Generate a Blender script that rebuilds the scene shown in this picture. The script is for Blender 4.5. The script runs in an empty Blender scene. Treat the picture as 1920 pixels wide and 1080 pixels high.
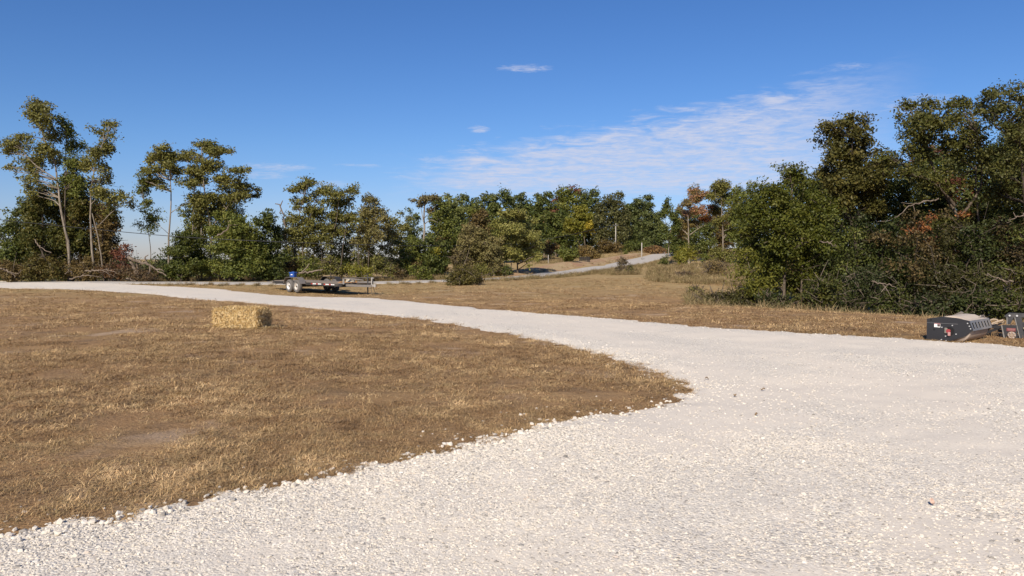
import bpy, bmesh, math, random
import numpy as np
from mathutils import Vector, Matrix, Euler

SC = bpy.context.scene
COL = SC.collection
RAD = math.radians

# ------------------------------------------------------------------ camera
CAM_H, FPX, HORIZON = 1.6, 1400.0, 484.0
PITCH = math.atan((540 - HORIZON) / FPX)
cam_data = bpy.data.cameras.new('camera')
cam_data.sensor_width = 36.0
cam_data.lens = FPX / 1920 * 36
cam_data.clip_start = 0.05
cam_data.clip_end = 9000
cam = bpy.data.objects.new('camera', cam_data)
cam.location = (0, 0, CAM_H)
cam.rotation_euler = (math.pi / 2 - PITCH, 0, 0)
COL.objects.link(cam)
SC.camera = cam

# ------------------------------------------------------------------ light
SUN_EL, SHADOW_AZ = 34.0, 17.0           # shadows run away from the camera, a little to the right
sun_data = bpy.data.lights.new('sun', 'SUN')
sun_data.energy = 5.0
sun_data.angle = RAD(0.53)
sun_data.color = (1.0, 0.90, 0.76)
sun = bpy.data.objects.new('sun', sun_data)
tosun = Vector((-math.sin(RAD(SHADOW_AZ)) * math.cos(RAD(SUN_EL)), -math.cos(RAD(SHADOW_AZ)) * math.cos(RAD(SUN_EL)), math.sin(RAD(SUN_EL))))
sun.rotation_euler = tosun.to_track_quat('Z', 'Y').to_euler()
sun.location = (0, -20, 40)
COL.objects.link(sun)

SC.view_settings.view_transform = 'Standard'
SC.view_settings.look = 'None'
SC.view_settings.exposure = 0.2
SC.view_settings.gamma = 1.0
SC.view_settings.use_curve_mapping = False
SC.cycles.max_bounces = 6
SC.cycles.transparent_max_bounces = 8
SC.cycles.caustics_reflective = False
SC.cycles.caustics_refractive = False

# ------------------------------------------------------------------ node helper
class NT:
    def __init__(s, tree):
        s.t = tree; s.n = tree.nodes; s.l = tree.links
    def node(s, typ, **kw):
        n = s.n.new(typ)
        for k, v in kw.items():
            if k.startswith('i_'):
                key = k[2:]
                n.inputs[int(key) if key.isdigit() else key.replace('_', ' ')].default_value = v
            else:
                setattr(n, k, v)
        return n
    def link(s, a, b): s.l.new(a, b)
    def _in(s, n, i, v):
        if hasattr(v, 'is_output'): s.l.new(v, n.inputs[i])
        else: n.inputs[i].default_value = v
    def math(s, op, a, b=0.0, c=0.0, clamp=False):
        n = s.n.new('ShaderNodeMath'); n.operation = op; n.use_clamp = clamp
        s._in(n, 0, a); s._in(n, 1, b); s._in(n, 2, c)
        return n.outputs[0]
    def mix(s, f, a, b, blend='MIX'):
        n = s.n.new('ShaderNodeMix'); n.data_type = 'RGBA'; n.blend_type = blend
        s._in(n, 0, f); s._in(n, 6, a); s._in(n, 7, b)
        return n.outputs[2]
    def ramp(s, v, pts):
        n = s.n.new('ShaderNodeValToRGB'); s.l.new(v, n.inputs[0])
        e = n.color_ramp.elements
        while len(e) < len(pts): e.new(0.5)
        for i, (p, c) in enumerate(pts):
            e[i].position = p; e[i].color = (*c, 1) if len(c) == 3 else c
        return n.outputs[0]
    def sstep(s, v, lo, hi):
        n = s.n.new('ShaderNodeMapRange'); n.interpolation_type = 'SMOOTHSTEP'
        s._in(n, 0, v); s._in(n, 1, lo); s._in(n, 2, hi); s._in(n, 3, 0.0); s._in(n, 4, 1.0)
        return n.outputs[0]
    def noise(s, vec, scale, detail=4, rough=0.55, dist=0.0):
        n = s.n.new('ShaderNodeTexNoise'); s.l.new(vec, n.inputs['Vector'])
        n.inputs['Scale'].default_value = scale; n.inputs['Detail'].default_value = detail
        n.inputs['Roughness'].default_value = rough; n.inputs['Distortion'].default_value = dist
        return n.outputs[0]
    def scale(s, vec, sc, loc=(0, 0, 0)):
        n = s.n.new('ShaderNodeMapping'); s.l.new(vec, n.inputs[0])
        n.inputs['Scale'].default_value = sc; n.inputs['Location'].default_value = loc
        return n.outputs[0]

def c4(c): return (c[0], c[1], c[2], 1.0)

# ------------------------------------------------------------------ sky with thin cloud sheet
world = bpy.data.worlds.new('World'); SC.world = world
world.use_nodes = True
w = NT(world.node_tree); w.n.clear()
sky = w.node('ShaderNodeTexSky', sky_type='NISHITA', sun_disc=False)
sky.sun_elevation = RAD(SUN_EL)
sky.sun_rotation = math.atan2(tosun.x, tosun.y)
sky.altitude = 250; sky.air_density = 1.0; sky.dust_density = 0.25; sky.ozone_density = 2.2
geo = w.node('ShaderNodeTexCoord')
sep = w.node('ShaderNodeSeparateXYZ'); w.link(geo.outputs['Generated'], sep.inputs[0])
X, Y, Z = sep.outputs
AZ = w.math('MULTIPLY', w.math('ARCTAN2', X, Y), 57.2958)
EL = w.math('MULTIPLY', w.math('ARCSINE', Z), 57.2958)
zc = w.math('MAXIMUM', Z, 0.02)
comb = w.node('ShaderNodeCombineXYZ')
w.link(w.math('DIVIDE', X, w.math('ADD', zc, 0.05)), comb.inputs[0]); w.link(w.math('DIVIDE', Y, w.math('ADD', zc, 0.05)), comb.inputs[1])
plane = comb.outputs[0]
n_big = w.noise(w.scale(plane, (0.55, 0.55, 1)), 1.0, 3, 0.5)
rot = w.node('ShaderNodeMapping'); w.link(plane, rot.inputs[0]); rot.inputs['Rotation'].default_value = (0, 0, RAD(-20)); rot.inputs['Scale'].default_value = (0.9, 2.2, 1)
ang = w.node('ShaderNodeCombineXYZ'); w.link(AZ, ang.inputs[0]); w.link(w.math('MULTIPLY', EL, 2.6), ang.inputs[1])
ra = w.node('ShaderNodeMapping'); w.link(ang.outputs[0], ra.inputs[0]); ra.inputs['Rotation'].default_value = (0, 0, RAD(-14)); ra.inputs['Scale'].default_value = (0.55, 1.0, 1)
n_scale = w.noise(ra.outputs[0], 0.75, 6, 0.6, 0.7)
n_plane = w.noise(rot.outputs[0], 2.6, 6, 0.6, 0.5)
n_rip = w.math('ADD', w.math('MULTIPLY', n_plane, 0.4), w.math('MULTIPLY', n_scale, 0.6))
n_fine = w.math('ADD', w.math('MULTIPLY', w.noise(rot.outputs[0], 7.0, 6, 0.62, 0.6), 0.4), w.math('MULTIPLY', w.noise(ra.outputs[0], 1.9, 6, 0.62, 0.8), 0.6))
# cloud sheet: upper border climbs to the right, lower border just above the far trees
up = w.math('MULTIPLY_ADD', AZ, 0.165, 8.7)
d_up = w.math('SUBTRACT', w.math('ADD', up, w.math('MULTIPLY', w.math('SUBTRACT', n_rip, 0.5), 5.5)), EL)
m_up = w.sstep(d_up, -0.5, 1.6)
m_lo = w.sstep(w.math('ADD', EL, w.math('MULTIPLY', n_rip, 1.2)), 4.8, 6.3)
m_l = w.sstep(w.math('ADD', AZ, w.math('MULTIPLY', n_rip, 10.0)), -5.0, 4.0)
m_r = w.math('SUBTRACT', 1.0, w.sstep(w.math('ADD', AZ, w.math('MULTIPLY', n_rip, 6.0)), 21.0, 33.0))
rip = w.sstep(w.math('ADD', w.math('MULTIPLY', n_rip, 0.7), w.math('MULTIPLY', n_fine, 0.6)), 0.48, 0.82)
rip = w.math('MULTIPLY_ADD', rip, 0.72, 0.24)
sheet = w.math('MULTIPLY', w.math('MULTIPLY', m_up, m_lo), w.math('MULTIPLY', w.math('MULTIPLY', m_l, m_r), rip))
def puff(az, el, ra, re, amt, tail=0.0):
    da = w.math('DIVIDE', w.math('SUBTRACT', AZ, az), ra); de = w.math('DIVIDE', w.math('SUBTRACT', EL, el), re)
    r2 = w.math('ADD', w.math('MULTIPLY', da, da), w.math('MULTIPLY', de, de))
    v = w.math('SUBTRACT', w.math('ADD', 1.0, w.math('MULTIPLY', w.math('SUBTRACT', n_fine, 0.5), 4.6)), r2)
    return w.math('MULTIPLY', w.sstep(v, 0.0, 1.7), amt)
total = sheet
for p in [(0.9, 14.1, 2.2, 0.32, 0.75), (-2.5, 9.7, 0.95, 0.34, 0.8), (9.3, 8.3, 1.3, 0.45, 0.75), (-17.3, 6.6, 3.0, 0.36, 0.55), (-18.2, 6.0, 2.0, 0.34, 0.45),
          (-11.3, 6.9, 2.0, 0.16, 0.4), (-8.6, 6.1, 1.0, 0.15, 0.4), (24.0, 13.0, 1.8, 0.35, 0.4), (-13.5, 5.5, 2.0, 0.3, 0.35), (28, 10.2, 3.0, 0.8, 0.5), (-5.5, 7.4, 2.2, 0.35, 0.45)]:
    total = w.math('MAXIMUM', total, puff(*p))
# sparse scraps elsewhere in the sky
scr = w.math('MULTIPLY', w.sstep(w.math('ADD', n_big, w.math('MULTIPLY', n_fine, 0.15)), 0.80, 0.92), 0.3)
total = w.math('MAXIMUM', total, scr, clamp=True)
hs = w.node('ShaderNodeHueSaturation'); hs.inputs['Saturation'].default_value = 1.2; hs.inputs['Value'].default_value = 1.0
w.link(sky.outputs[0], hs.inputs['Color'])
clear = w.mix(1.0, hs.outputs[0], w.mix(w.sstep(EL, 0.0, 9.0), (0.56, 0.595, 0.90, 1), (0.575, 0.695, 0.945, 1)), 'MULTIPLY')
col = w.mix(total, clear, (5.4, 5.7, 7.0, 1))
bg = w.node('ShaderNodeBackground'); bg.inputs[1].default_value = 0.1
w.link(col, bg.inputs[0])
out = w.node('ShaderNodeOutputWorld'); w.link(bg.outputs[0], out.inputs[0])

# ------------------------------------------------------------------ geometry of the view
SP, CP = math.sin(PITCH), math.cos(PITCH)
def ray(px, py):
    a = (px - 960) / FPX; b = (540 - py) / FPX
    return np.array([a, CP + b * SP, -SP + b * CP])
def P(px, py, depth):
    d = ray(px, py); t = depth / d[1]
    return np.array([d[0] * t, depth, CAM_H + d[2] * t])

# ------------------------------------------------------------------ terrain (smooth surface through surveyed points)
ctrl = []
for px, py, dep in [(450, 617, 15.6), (0, 541, 48), (130, 530, 56), (300, 546, 43), (500, 566, 31), (800, 592, 22), (560, 549, 45), (693, 553, 42),
                    (460, 531.5, 55), (700, 530.5, 57), (850, 527, 60), (1000, 519.5, 70), (1100, 508, 85), (1160, 499, 97), (1230, 481, 119),
                    (900, 545, 42), (1100, 560, 35), (1100, 540, 47), (1200, 521, 62), (1300, 501, 80), (1380, 491, 95),
                    (1290, 573, 24), (1500, 584, 21.5), (1740, 600, 18.5), (1910, 616, 16.5), (1120, 590, 21),
                    (1350, 562, 38), (1350, 543, 50), (1260, 548, 44), (1350, 512, 70),
                    (960, 513, 78), (800, 521, 71), (1050, 496, 95), (1150, 476, 128), (1000, 491, 110), (1080, 480, 128), (1200, 471, 145),
                    (100, 526, 66), (300, 525, 66), (600, 523, 66), (0, 526, 70), (1400, 478, 120)]:
    ctrl.append(P(px, py, dep))
ctrl += [np.array(q, float) for q in [(-8, 0, 0), (0, 0, 0), (8, 0, 0), (-12, 6, 0), (0, 6, 0), (9, 6, 0), (0, 12, 0), (-20, 18, -0.05), (16, 12, 0.02), (-20, -20, 0), (20, -20, 0), (0, -50, -0.5),
    (11.5, 31, -0.95), (15.5, 33, -1.35), (18.5, 28, -1.15), (22.5, 32, -1.6), (16, 45, -1.3), (25, 45, -1.8), (24, 20, -0.3), (40, 40, -2), (40, 10, -0.5), (40, 80, -0.5),
    (-50, 30, -0.6), (-60, 70, -0.9), (-60, 120, -2.2), (-25, 110, -1.2), (0, 160, 1.6), (30, 170, 3.6), (60, 150, 2.5), (-40, 200, -4), (40, 260, 1.0), (90, 100, -1), (0, 300, -3), (-100, 0, -2), (100, 0, -2), (0, -120, -2)]]
for k in range(16):
    a = k * math.pi / 8
    ctrl.append(np.array([420 * math.sin(a), 420 * math.cos(a), -8.0]))
ctrl = np.array(ctrl)
def _kern(r2): return 0.5 * r2 * np.log(r2 + 1e-9)
_S = 0.02
_A = ctrl[:, :2] * _S
_n = len(_A)
_K = _kern(((_A[:, None] - _A[None]) ** 2).sum(-1)) + np.eye(_n) * 2e-4
_Pm = np.hstack([np.ones((_n, 1)), _A])
_M = np.block([[_K, _Pm], [_Pm.T, np.zeros((3, 3))]])
_W = np.linalg.solve(_M, np.concatenate([ctrl[:, 2], np.zeros(3)]))
def terr(x, y):
    x = np.asarray(x, float); y = np.asarray(y, float); sh = x.shape
    q = np.stack([x.ravel(), y.ravel()], 1) * _S
    z = np.empty(len(q))
    for i in range(0, len(q), 20000):
        b = q[i:i + 20000]
        z[i:i + 20000] = _kern(((b[:, None] - _A[None]) ** 2).sum(-1)) @ _W[:_n] + _W[_n] + b @ _W[_n + 1:]
    r = np.hypot(q[:, 0], q[:, 1]) / _S
    f = np.clip((r - 300) / 120, 0, 1); f = f * f * (3 - 2 * f)
    return (z * (1 - f) - 8.0 * f).reshape(sh)
def T(x, y): return float(terr(np.array([x]), np.array([y]))[0])
_ts = np.concatenate([np.linspace(1.5, 30, 400), np.linspace(30, 200, 1200)])
def hit(px, py):
    d = ray(px, py); d = d / d[1]
    z = CAM_H + d[2] * _ts; g = terr(d[0] * _ts, _ts)
    k = np.argmax(z < g) if (z < g).any() else len(_ts) - 1
    t = _ts[k]
    if k > 0:
        a0 = z[k - 1] - g[k - 1]; a1 = z[k] - g[k]; t = _ts[k - 1] + (_ts[k] - _ts[k - 1]) * a0 / (a0 - a1 + 1e-9)
    return np.array([d[0] * t, t])

# lattice noise for edges and scatter
_r0 = np.random.default_rng(5)
_lat = _r0.random((256, 256))
def vnoise(x, y, s):
    x = np.asarray(x) * s + 1000.3; y = np.asarray(y) * s + 1000.7
    i = np.floor(x).astype(int); j = np.floor(y).astype(int); u = x - i; v = y - j
    u = u * u * (3 - 2 * u); v = v * v * (3 - 2 * v)
    g = lambda a, b: _lat[a & 255, b & 255]
    return (g(i, j) * (1 - u) + g(i + 1, j) * u) * (1 - v) + (g(i, j + 1) * (1 - u) + g(i + 1, j + 1) * u) * v
def fbm(x, y, s): return vnoise(x, y, s) * .5 + vnoise(x, y, s * 2.1) * .3 + vnoise(x, y, s * 4.3) * .2

# ------------------------------------------------------------------ mesh helpers
def link(o, parent=None):
    COL.objects.link(o)
    if parent is not None: o.parent = parent
    return o
def tag(o, label=None, cat=None, group=None, kind=None):
    if label: o['label'] = label
    if cat: o['category'] = cat
    if group: o['group'] = group
    if kind: o['kind'] = kind
    return o
def empty(name, loc, rz=0.0):
    o = bpy.data.objects.new(name, None); o.location = loc; o.rotation_euler = (0, 0, rz); o.empty_display_size = 0.2
    return link(o)
def quads(name, V, F, mat, parent=None, col=None, smooth=False, offset=None):
    V = np.asarray(V, np.float32)
    if offset is not None: V = V - np.asarray(offset, np.float32)
    F = np.asarray(F, np.int32); k = F.shape[1]
    me = bpy.data.meshes.new(name)
    me.vertices.add(len(V)); me.vertices.foreach_set('co', V.ravel())
    me.loops.add(F.size); me.loops.foreach_set('vertex_index', F.ravel())
    me.polygons.add(len(F)); me.polygons.foreach_set('loop_start', np.arange(0, F.size, k, dtype=np.int32))
    if smooth: me.polygons.foreach_set('use_smooth', np.ones(len(F), bool))
    me.update(calc_edges=True)
    if col is not None:
        a = me.attributes.new('tint', 'FLOAT_COLOR', 'POINT')
        a.data.foreach_set('color', np.hstack([col, np.ones((len(col), 1))]).astype(np.float32).ravel())
    me.materials.append(mat)
    return link(bpy.data.objects.new(name, me), parent)

class MB:
    """collects polygons, builds one mesh object"""
    def __init__(s): s.v = []; s.f = []
    def add(s, V, F):
        b = len(s.v); s.v += [tuple(map(float, q)) for q in V]; s.f += [tuple(int(i) + b for i in f) for f in F]; return s
    def box(s, c, size, rot=None):
        h = [q / 2 for q in size]
        vs = [Vector((x * h[0], y * h[1], z * h[2])) for x in (-1, 1) for y in (-1, 1) for z in (-1, 1)]
        if rot is not None:
            R = Euler(rot).to_matrix(); vs = [R @ q for q in vs]
        vs = [q + Vector(c) for q in vs]
        return s.add(vs, [(0, 1, 3, 2), (4, 6, 7, 5), (0, 4, 5, 1), (2, 3, 7, 6), (0, 2, 6, 4), (1, 5, 7, 3)])
    def bar(s, a, b, w_, h_, upv=(0, 0, 1)):
        a = Vector(a); b = Vector(b); d = (b - a).normalized(); u = Vector(upv)
        sd = d.cross(u).normalized(); u = sd.cross(d)
        vs = [p + sd * (i * w_ / 2) + u * (j * h_ / 2) for p in (a, b) for i in (-1, 1) for j in (-1, 1)]
        return s.add(vs, [(0, 1, 3, 2), (4, 6, 7, 5), (0, 4, 5, 1), (2, 3, 7, 6), (0, 2, 6, 4), (1, 5, 7, 3)])
    def cyl(s, a, b, r, n=16, r2=None):
        a = Vector(a); b = Vector(b); d = (b - a).normalized()
        u = d.orthogonal().normalized(); v = d.cross(u); r2 = r if r2 is None else r2
        vs = [a + (u * math.cos(t) + v * math.sin(t)) * r for t in [2 * math.pi * k / n for k in range(n)]]
        vs += [b + (u * math.cos(t) + v * math.sin(t)) * r2 for t in [2 * math.pi * k / n for k in range(n)]]
        fs = [(k, (k + 1) % n, n + (k + 1) % n, n + k) for k in range(n)] + [tuple(range(n - 1, -1, -1)), tuple(range(n, 2 * n))]
        return s.add(vs, fs)
    def tube(s, pts, r, n=6):
        V, F = tube([tuple(p) for p in pts], [r] * len(pts) if np.isscalar(r) else r, n); return s.add(V, F)
    def prism(s, prof, y0, y1, org=(0, 0, 0), ax='y'):
        n = len(prof); mk = {'y': lambda p, q: (p[0], q, p[1]), 'x': lambda p, q: (q, p[0], p[1])}[ax]
        vs = [Vector(mk(p, y0)) + Vector(org) for p in prof] + [Vector(mk(p, y1)) + Vector(org) for p in prof]
        return s.add(vs, [(k, (k + 1) % n, n + (k + 1) % n, n + k) for k in range(n)] + [tuple(range(n - 1, -1, -1)), tuple(range(n, 2 * n))])
    def lathe(s, prof, c, axis='y', n=20, closed=True):
        vs = []; m = len(prof)
        for k in range(n):
            t = 2 * math.pi * k / n
            for (r, q) in prof:
                p = {'y': (r * math.cos(t), q, r * math.sin(t)), 'z': (r * math.cos(t), r * math.sin(t), q), 'x': (q, r * math.cos(t), r * math.sin(t))}[axis]
                vs.append(Vector(p) + Vector(c))
        fs = []
        for k in range(n):
            for j in range(m if closed else m - 1):
                fs.append((k * m + j, k * m + (j + 1) % m, ((k + 1) % n) * m + (j + 1) % m, ((k + 1) % n) * m + j))
        return s.add(vs, fs)
    def build(s, name, mat, parent=None, smooth=False, bevel=0.0):
        me = bpy.data.meshes.new(name); me.from_pydata(s.v, [], s.f)
        bm = bmesh.new(); bm.from_mesh(me); bmesh.ops.recalc_face_normals(bm, faces=bm.faces)
        if bevel: bmesh.ops.bevel(bm, geom=[e for e in bm.edges if e.is_manifold and e.calc_face_angle(0) > 0.5], offset=bevel, segments=1, affect='EDGES')
        bm.to_mesh(me); bm.free()
        if smooth:
            for p in me.polygons: p.use_smooth = True
        me.materials.append(mat); return link(bpy.data.objects.new(name, me), parent)

def tube(pts, radii, n=6):
    pts = np.asarray(pts, float); m = len(pts)
    d = np.gradient(pts, axis=0); d /= np.linalg.norm(d, axis=1, keepdims=True) + 1e-9
    ref = np.array([0.0, 0.0, 1.0]) if abs(d[0][2]) < 0.85 else np.array([1.0, 0.0, 0.0])
    u = np.cross(d, ref); u /= np.linalg.norm(u, axis=1, keepdims=True) + 1e-9
    v = np.cross(d, u)
    t = np.arange(n) * 2 * math.pi / n
    V = pts[:, None] + (u[:, None] * np.cos(t)[None, :, None] + v[:, None] * np.sin(t)[None, :, None]) * np.asarray(radii, float)[:, None, None]
    i = np.arange(m - 1)[:, None] * n + np.arange(n)[None]
    j = np.arange(m - 1)[:, None] * n + (np.arange(n)[None] + 1) % n
    F = np.stack([i, j, j + n, i + n], -1).reshape(-1, 4)
    return V.reshape(-1, 3), F

# ------------------------------------------------------------------ materials
def mat(name):
    m = bpy.data.materials.new(name); m.use_nodes = True
    t = NT(m.node_tree); b = t.n['Principled BSDF']
    return m, t, b
def simple(name, c, rough=0.6, metal=0.0, var=0.25, scale=14.0, bump=0.15, dirt=None, dirt_amt=0.5, spec=0.4):
    m, t, b = mat(name)
    g = t.node('ShaderNodeTexCoord').outputs['Object']
    n1 = t.noise(g, scale, 5, 0.6); n2 = t.noise(g, scale * 0.25, 4, 0.6)
    cc = t.mix(n1, c4([q * (1 - var) for q in c]), c4([min(1, q * (1 + var)) for q in c]))
    if dirt is not None:
        cc = t.mix(t.math('MULTIPLY', t.sstep(n2, 0.62 - dirt_amt * 0.35, 0.72), 0.85), cc, c4(dirt))
    t.link(cc, b.inputs['Base Color'])
    b.inputs['Roughness'].default_value = rough; b.inputs['Metallic'].default_value = metal
    b.inputs['Specular IOR Level'].default_value = spec
    if bump:
        bp = t.node('ShaderNodeBump'); bp.inputs['Strength'].default_value = bump; bp.inputs['Distance'].default_value = 0.01
        t.link(n1, bp.inputs['Height']); t.link(bp.outputs[0], b.inputs['Normal'])
    return m

def make_leaf():
    m, t, b = mat('leaf')
    a = t.node('ShaderNodeAttribute', attribute_name='tint')
    b.inputs['Roughness'].default_value = 0.55; b.inputs['Specular IOR Level'].default_value = 0.3
    t.link(a.outputs['Color'], b.inputs['Base Color'])
    tr = t.node('ShaderNodeBsdfTranslucent')
    hs = t.node('ShaderNodeHueSaturation'); hs.inputs['Value'].default_value = 1.3; hs.inputs['Hue'].default_value = 0.485
    t.link(a.outputs['Color'], hs.inputs['Color']); t.link(hs.outputs[0], tr.inputs[0])
    mx = t.node('ShaderNodeMixShader'); mx.inputs[0].default_value = 0.3
    t.link(b.outputs[0], mx.inputs[1]); t.link(tr.outputs[0], mx.inputs[2])
    t.link(mx.outputs[0], t.n['Material Output'].inputs[0])
    return m
LEAF = make_leaf()
def bark(name, a, b_):
    m, t, b = mat(name)
    g = t.node('ShaderNodeNewGeometry').outputs['Position']
    n1 = t.noise(t.scale(g, (6, 6, 1.4)), 1.6, 6, 0.65)
    n2 = t.noise(g, 0.9, 3)
    cc = t.mix(t.sstep(t.math('ADD', n1, t.math('MULTIPLY', n2, 0.4)), 0.5, 0.95), c4(a), c4(b_))
    t.link(cc, b.inputs['Base Color']); b.inputs['Roughness'].default_value = 0.9; b.inputs['Specular IOR Level'].default_value = 0.15
    bp = t.node('ShaderNodeBump'); bp.inputs['Strength'].default_value = 0.6; bp.inputs['Distance'].default_value = 0.05
    t.link(n1, bp.inputs['Height']); t.link(bp.outputs[0], b.inputs['Normal'])
    return m
BARK = bark('bark_grey_brown', (0.075, 0.058, 0.042), (0.20, 0.16, 0.12))
BARK_PALE = bark('bark_pale', (0.15, 0.122, 0.092), (0.33, 0.28, 0.22))
BARK_DARK = bark('bark_dark', (0.03, 0.024, 0.018), (0.085, 0.066, 0.05))
DEAD = bark('dead_wood', (0.11, 0.083, 0.062), (0.27, 0.215, 0.165))

def make_ground():
    m, t, b = mat('dry_mown_grass')
    g = t.node('ShaderNodeNewGeometry').outputs['Position']
    flat = t.scale(g, (1, 1, 0))
    big = t.noise(flat, 0.22, 5, 0.6, 0.4); mid = t.noise(flat, 1.3, 5, 0.62, 0.3); fine = t.noise(t.scale(flat, (1.0, 1.6, 1)), 22, 5, 0.7); vf = t.noise(flat, 90, 3, 0.7)
    strk = t.noise(t.scale(flat, (0.12, 1.1, 1)), 1.0, 5, 0.65, 0.6)
    base = t.ramp(t.math('ADD', t.math('MULTIPLY', fine, 0.65), t.math('MULTIPLY', vf, 0.35)), [(0.28, (0.12, 0.07, 0.037)), (0.45, (0.31, 0.185, 0.09)), (0.6, (0.48, 0.30, 0.152)), (0.78, (0.64, 0.435, 0.24))])
    grey = t.mix(0.55, base, (0.17, 0.125, 0.085, 1))
    c = t.mix(t.sstep(mid, 0.42, 0.68), base, grey)
    olive = t.mix(0.5, base, (0.17, 0.135, 0.05, 1))
    c = t.mix(t.math('MULTIPLY', t.sstep(big, 0.5, 0.7), 0.7), c, olive)
    straw = t.mix(0.6, base, (0.47, 0.31, 0.155, 1))
    c = t.mix(t.math('MULTIPLY', t.sstep(strk, 0.48, 0.68), 0.75), c, straw)
    bare = t.mix(0.7, base, (0.52, 0.385, 0.27, 1))
    c = t.mix(t.math('MULTIPLY', t.sstep(t.noise(flat, 0.55, 4, 0.55), 0.56, 0.66), 0.85), c, bare)
    sxyz = t.node('ShaderNodeSeparateXYZ'); t.link(g, sxyz.inputs[0])
    c = t.mix(t.math('MULTIPLY', t.sstep(t.math('ADD', sxyz.outputs[1], t.math('MULTIPLY', big, 20.0)), 36.0, 62.0), 0.6), c, t.mix(strk, (0.30, 0.23, 0.10, 1), (0.52, 0.39, 0.19, 1)))
    t.link(c, b.inputs['Base Color']); b.inputs['Roughness'].default_value = 1.0; b.inputs['Specular IOR Level'].default_value = 0.05
    h = t.math('ADD', t.math('MULTIPLY', fine, 0.7), t.math('MULTIPLY', mid, 1.6))
    bp = t.node('ShaderNodeBump'); bp.inputs['Strength'].default_value = 0.9; bp.inputs['Distance'].default_value = 0.06
    t.link(h, bp.inputs['Height']); t.link(bp.outputs[0], b.inputs['Normal'])
    return m
GROUND = make_ground()

def make_gravel():
    m, t, b = mat('white_limestone_gravel')
    g = t.node('ShaderNodeNewGeometry').outputs['Position']
    def vor(sc):
        v = t.node('ShaderNodeTexVoronoi', feature='F1'); v.inputs['Scale'].default_value = sc; v.inputs['Randomness'].default_value = 1.0
        t.link(g, v.inputs['Vector']); return v
    v1 = vor(64); v2 = vor(26); v3 = vor(150)
    sp = t.node('ShaderNodeSeparateColor'); t.link(v1.outputs['Color'], sp.inputs[0])
    sp2 = t.node('ShaderNodeSeparateColor'); t.link(v2.outputs['Color'], sp2.inputs[0])
    base = t.ramp(sp.outputs[0], [(0.0, (0.34, 0.30, 0.25)), (0.16, (0.64, 0.575, 0.48)), (0.35, (0.70, 0.63, 0.515)), (0.7, (0.76, 0.69, 0.575)), (1.0, (0.81, 0.75, 0.645))])
    base = t.mix(t.math('MULTIPLY', sp2.outputs[1], 0.35), base, (0.62, 0.565, 0.50, 1))
    big = t.noise(g, 0.35, 5, 0.6, 0.5); mid = t.noise(g, 1.6, 4, 0.6)
    dust = t.sstep(t.math('ADD', big, t.math('MULTIPLY', mid, 0.3)), 0.6, 0.78)
    base = t.mix(t.math('MULTIPLY', dust, 0.7), base, (0.73, 0.65, 0.535, 1))
    base = t.mix(t.math('MULTIPLY', t.sstep(mid, 0.55, 0.8), 0.35), base, (0.64, 0.56, 0.465, 1))
    trk0 = t.node('ShaderNodeAttribute', attribute_name='track').outputs['Fac']
    base = t.mix(t.math('MULTIPLY', trk0, 0.75), base, (0.715, 0.635, 0.525, 1))
    t.link(base, b.inputs['Base Color']); b.inputs['Roughness'].default_value = 0.95; b.inputs['Specular IOR Level'].default_value = 0.15
    trk = t.node('ShaderNodeAttribute', attribute_name='track').outputs['Fac']
    dust = t.math('MAXIMUM', dust, trk)
    h = t.math('ADD', t.math('MULTIPLY', v1.outputs['Distance'], -1.0), t.math('ADD', t.math('MULTIPLY', v2.outputs['Distance'], -0.8), t.math('MULTIPLY', v3.outputs['Distance'], -0.3)))
    bp = t.node('ShaderNodeBump'); bp.inputs['Distance'].default_value = 0.02
    t.link(t.math('MULTIPLY_ADD', dust, -0.3, 0.42), bp.inputs['Strength'])
    t.link(h, bp.inputs['Height']); t.link(bp.outputs[0], b.inputs['Normal'])
    return m
GRAVEL = make_gravel()
def make_stone():
    m, t, b = mat('limestone_chip')
    r = t.node('ShaderNodeObjectInfo').outputs['Random']
    c = t.ramp(r, [(0.0, (0.17, 0.16, 0.145)), (0.10, (0.36, 0.335, 0.295)), (0.22, (0.56, 0.51, 0.435)), (0.45, (0.66, 0.595, 0.49)), (0.8, (0.71, 0.65, 0.55)), (0.97, (0.75, 0.705, 0.625)), (1.0, (0.55, 0.43, 0.33))])
    g = t.node('ShaderNodeNewGeometry').outputs['Position']
    c = t.mix(t.math('MULTIPLY', t.noise(g, 60, 3), 0.4), c, (0.56, 0.49, 0.41, 1))
    t.link(c, b.inputs['Base Color']); b.inputs['Roughness'].default_value = 0.92; b.inputs['Specular IOR Level'].default_value = 0.2
    return m
STONE = make_stone()
def make_road():
    m, t, b = mat('chip_seal_road')
    g = t.node('ShaderNodeNewGeometry').outputs['Position']
    n = t.noise(g, 0.6, 5, 0.6); n2 = t.noise(g, 9, 4, 0.7)
    c = t.mix(n, (0.44, 0.40, 0.34, 1), (0.57, 0.52, 0.45, 1)); c = t.mix(t.math('MULTIPLY', n2, 0.4), c, (0.30, 0.285, 0.265, 1))
    t.link(c, b.inputs['Base Color']); b.inputs['Roughness'].default_value = 0.9
    return m
ROAD = make_road()
def make_blade(name, cols):
    m, t, b = mat(name)
    r = t.node('ShaderNodeObjectInfo').outputs['Random']
    g = t.node('ShaderNodeNewGeometry').outputs['Position']
    v = t.math('ADD', t.math('MULTIPLY', r, 0.42), t.math('MULTIPLY_ADD', t.math('ADD', t.noise(g, 0.45, 4, 0.6), t.noise(g, 2.3, 3, 0.6)), 1.3, -0.97))
    c = t.ramp(v, [(0.15 + 0.7 * k / (len(cols) - 1), q) for k, q in enumerate(cols)])
    t.link(c, b.inputs['Base Color']); b.inputs['Roughness'].default_value = 0.8; b.inputs['Specular IOR Level'].default_value = 0.15
    return m
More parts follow.
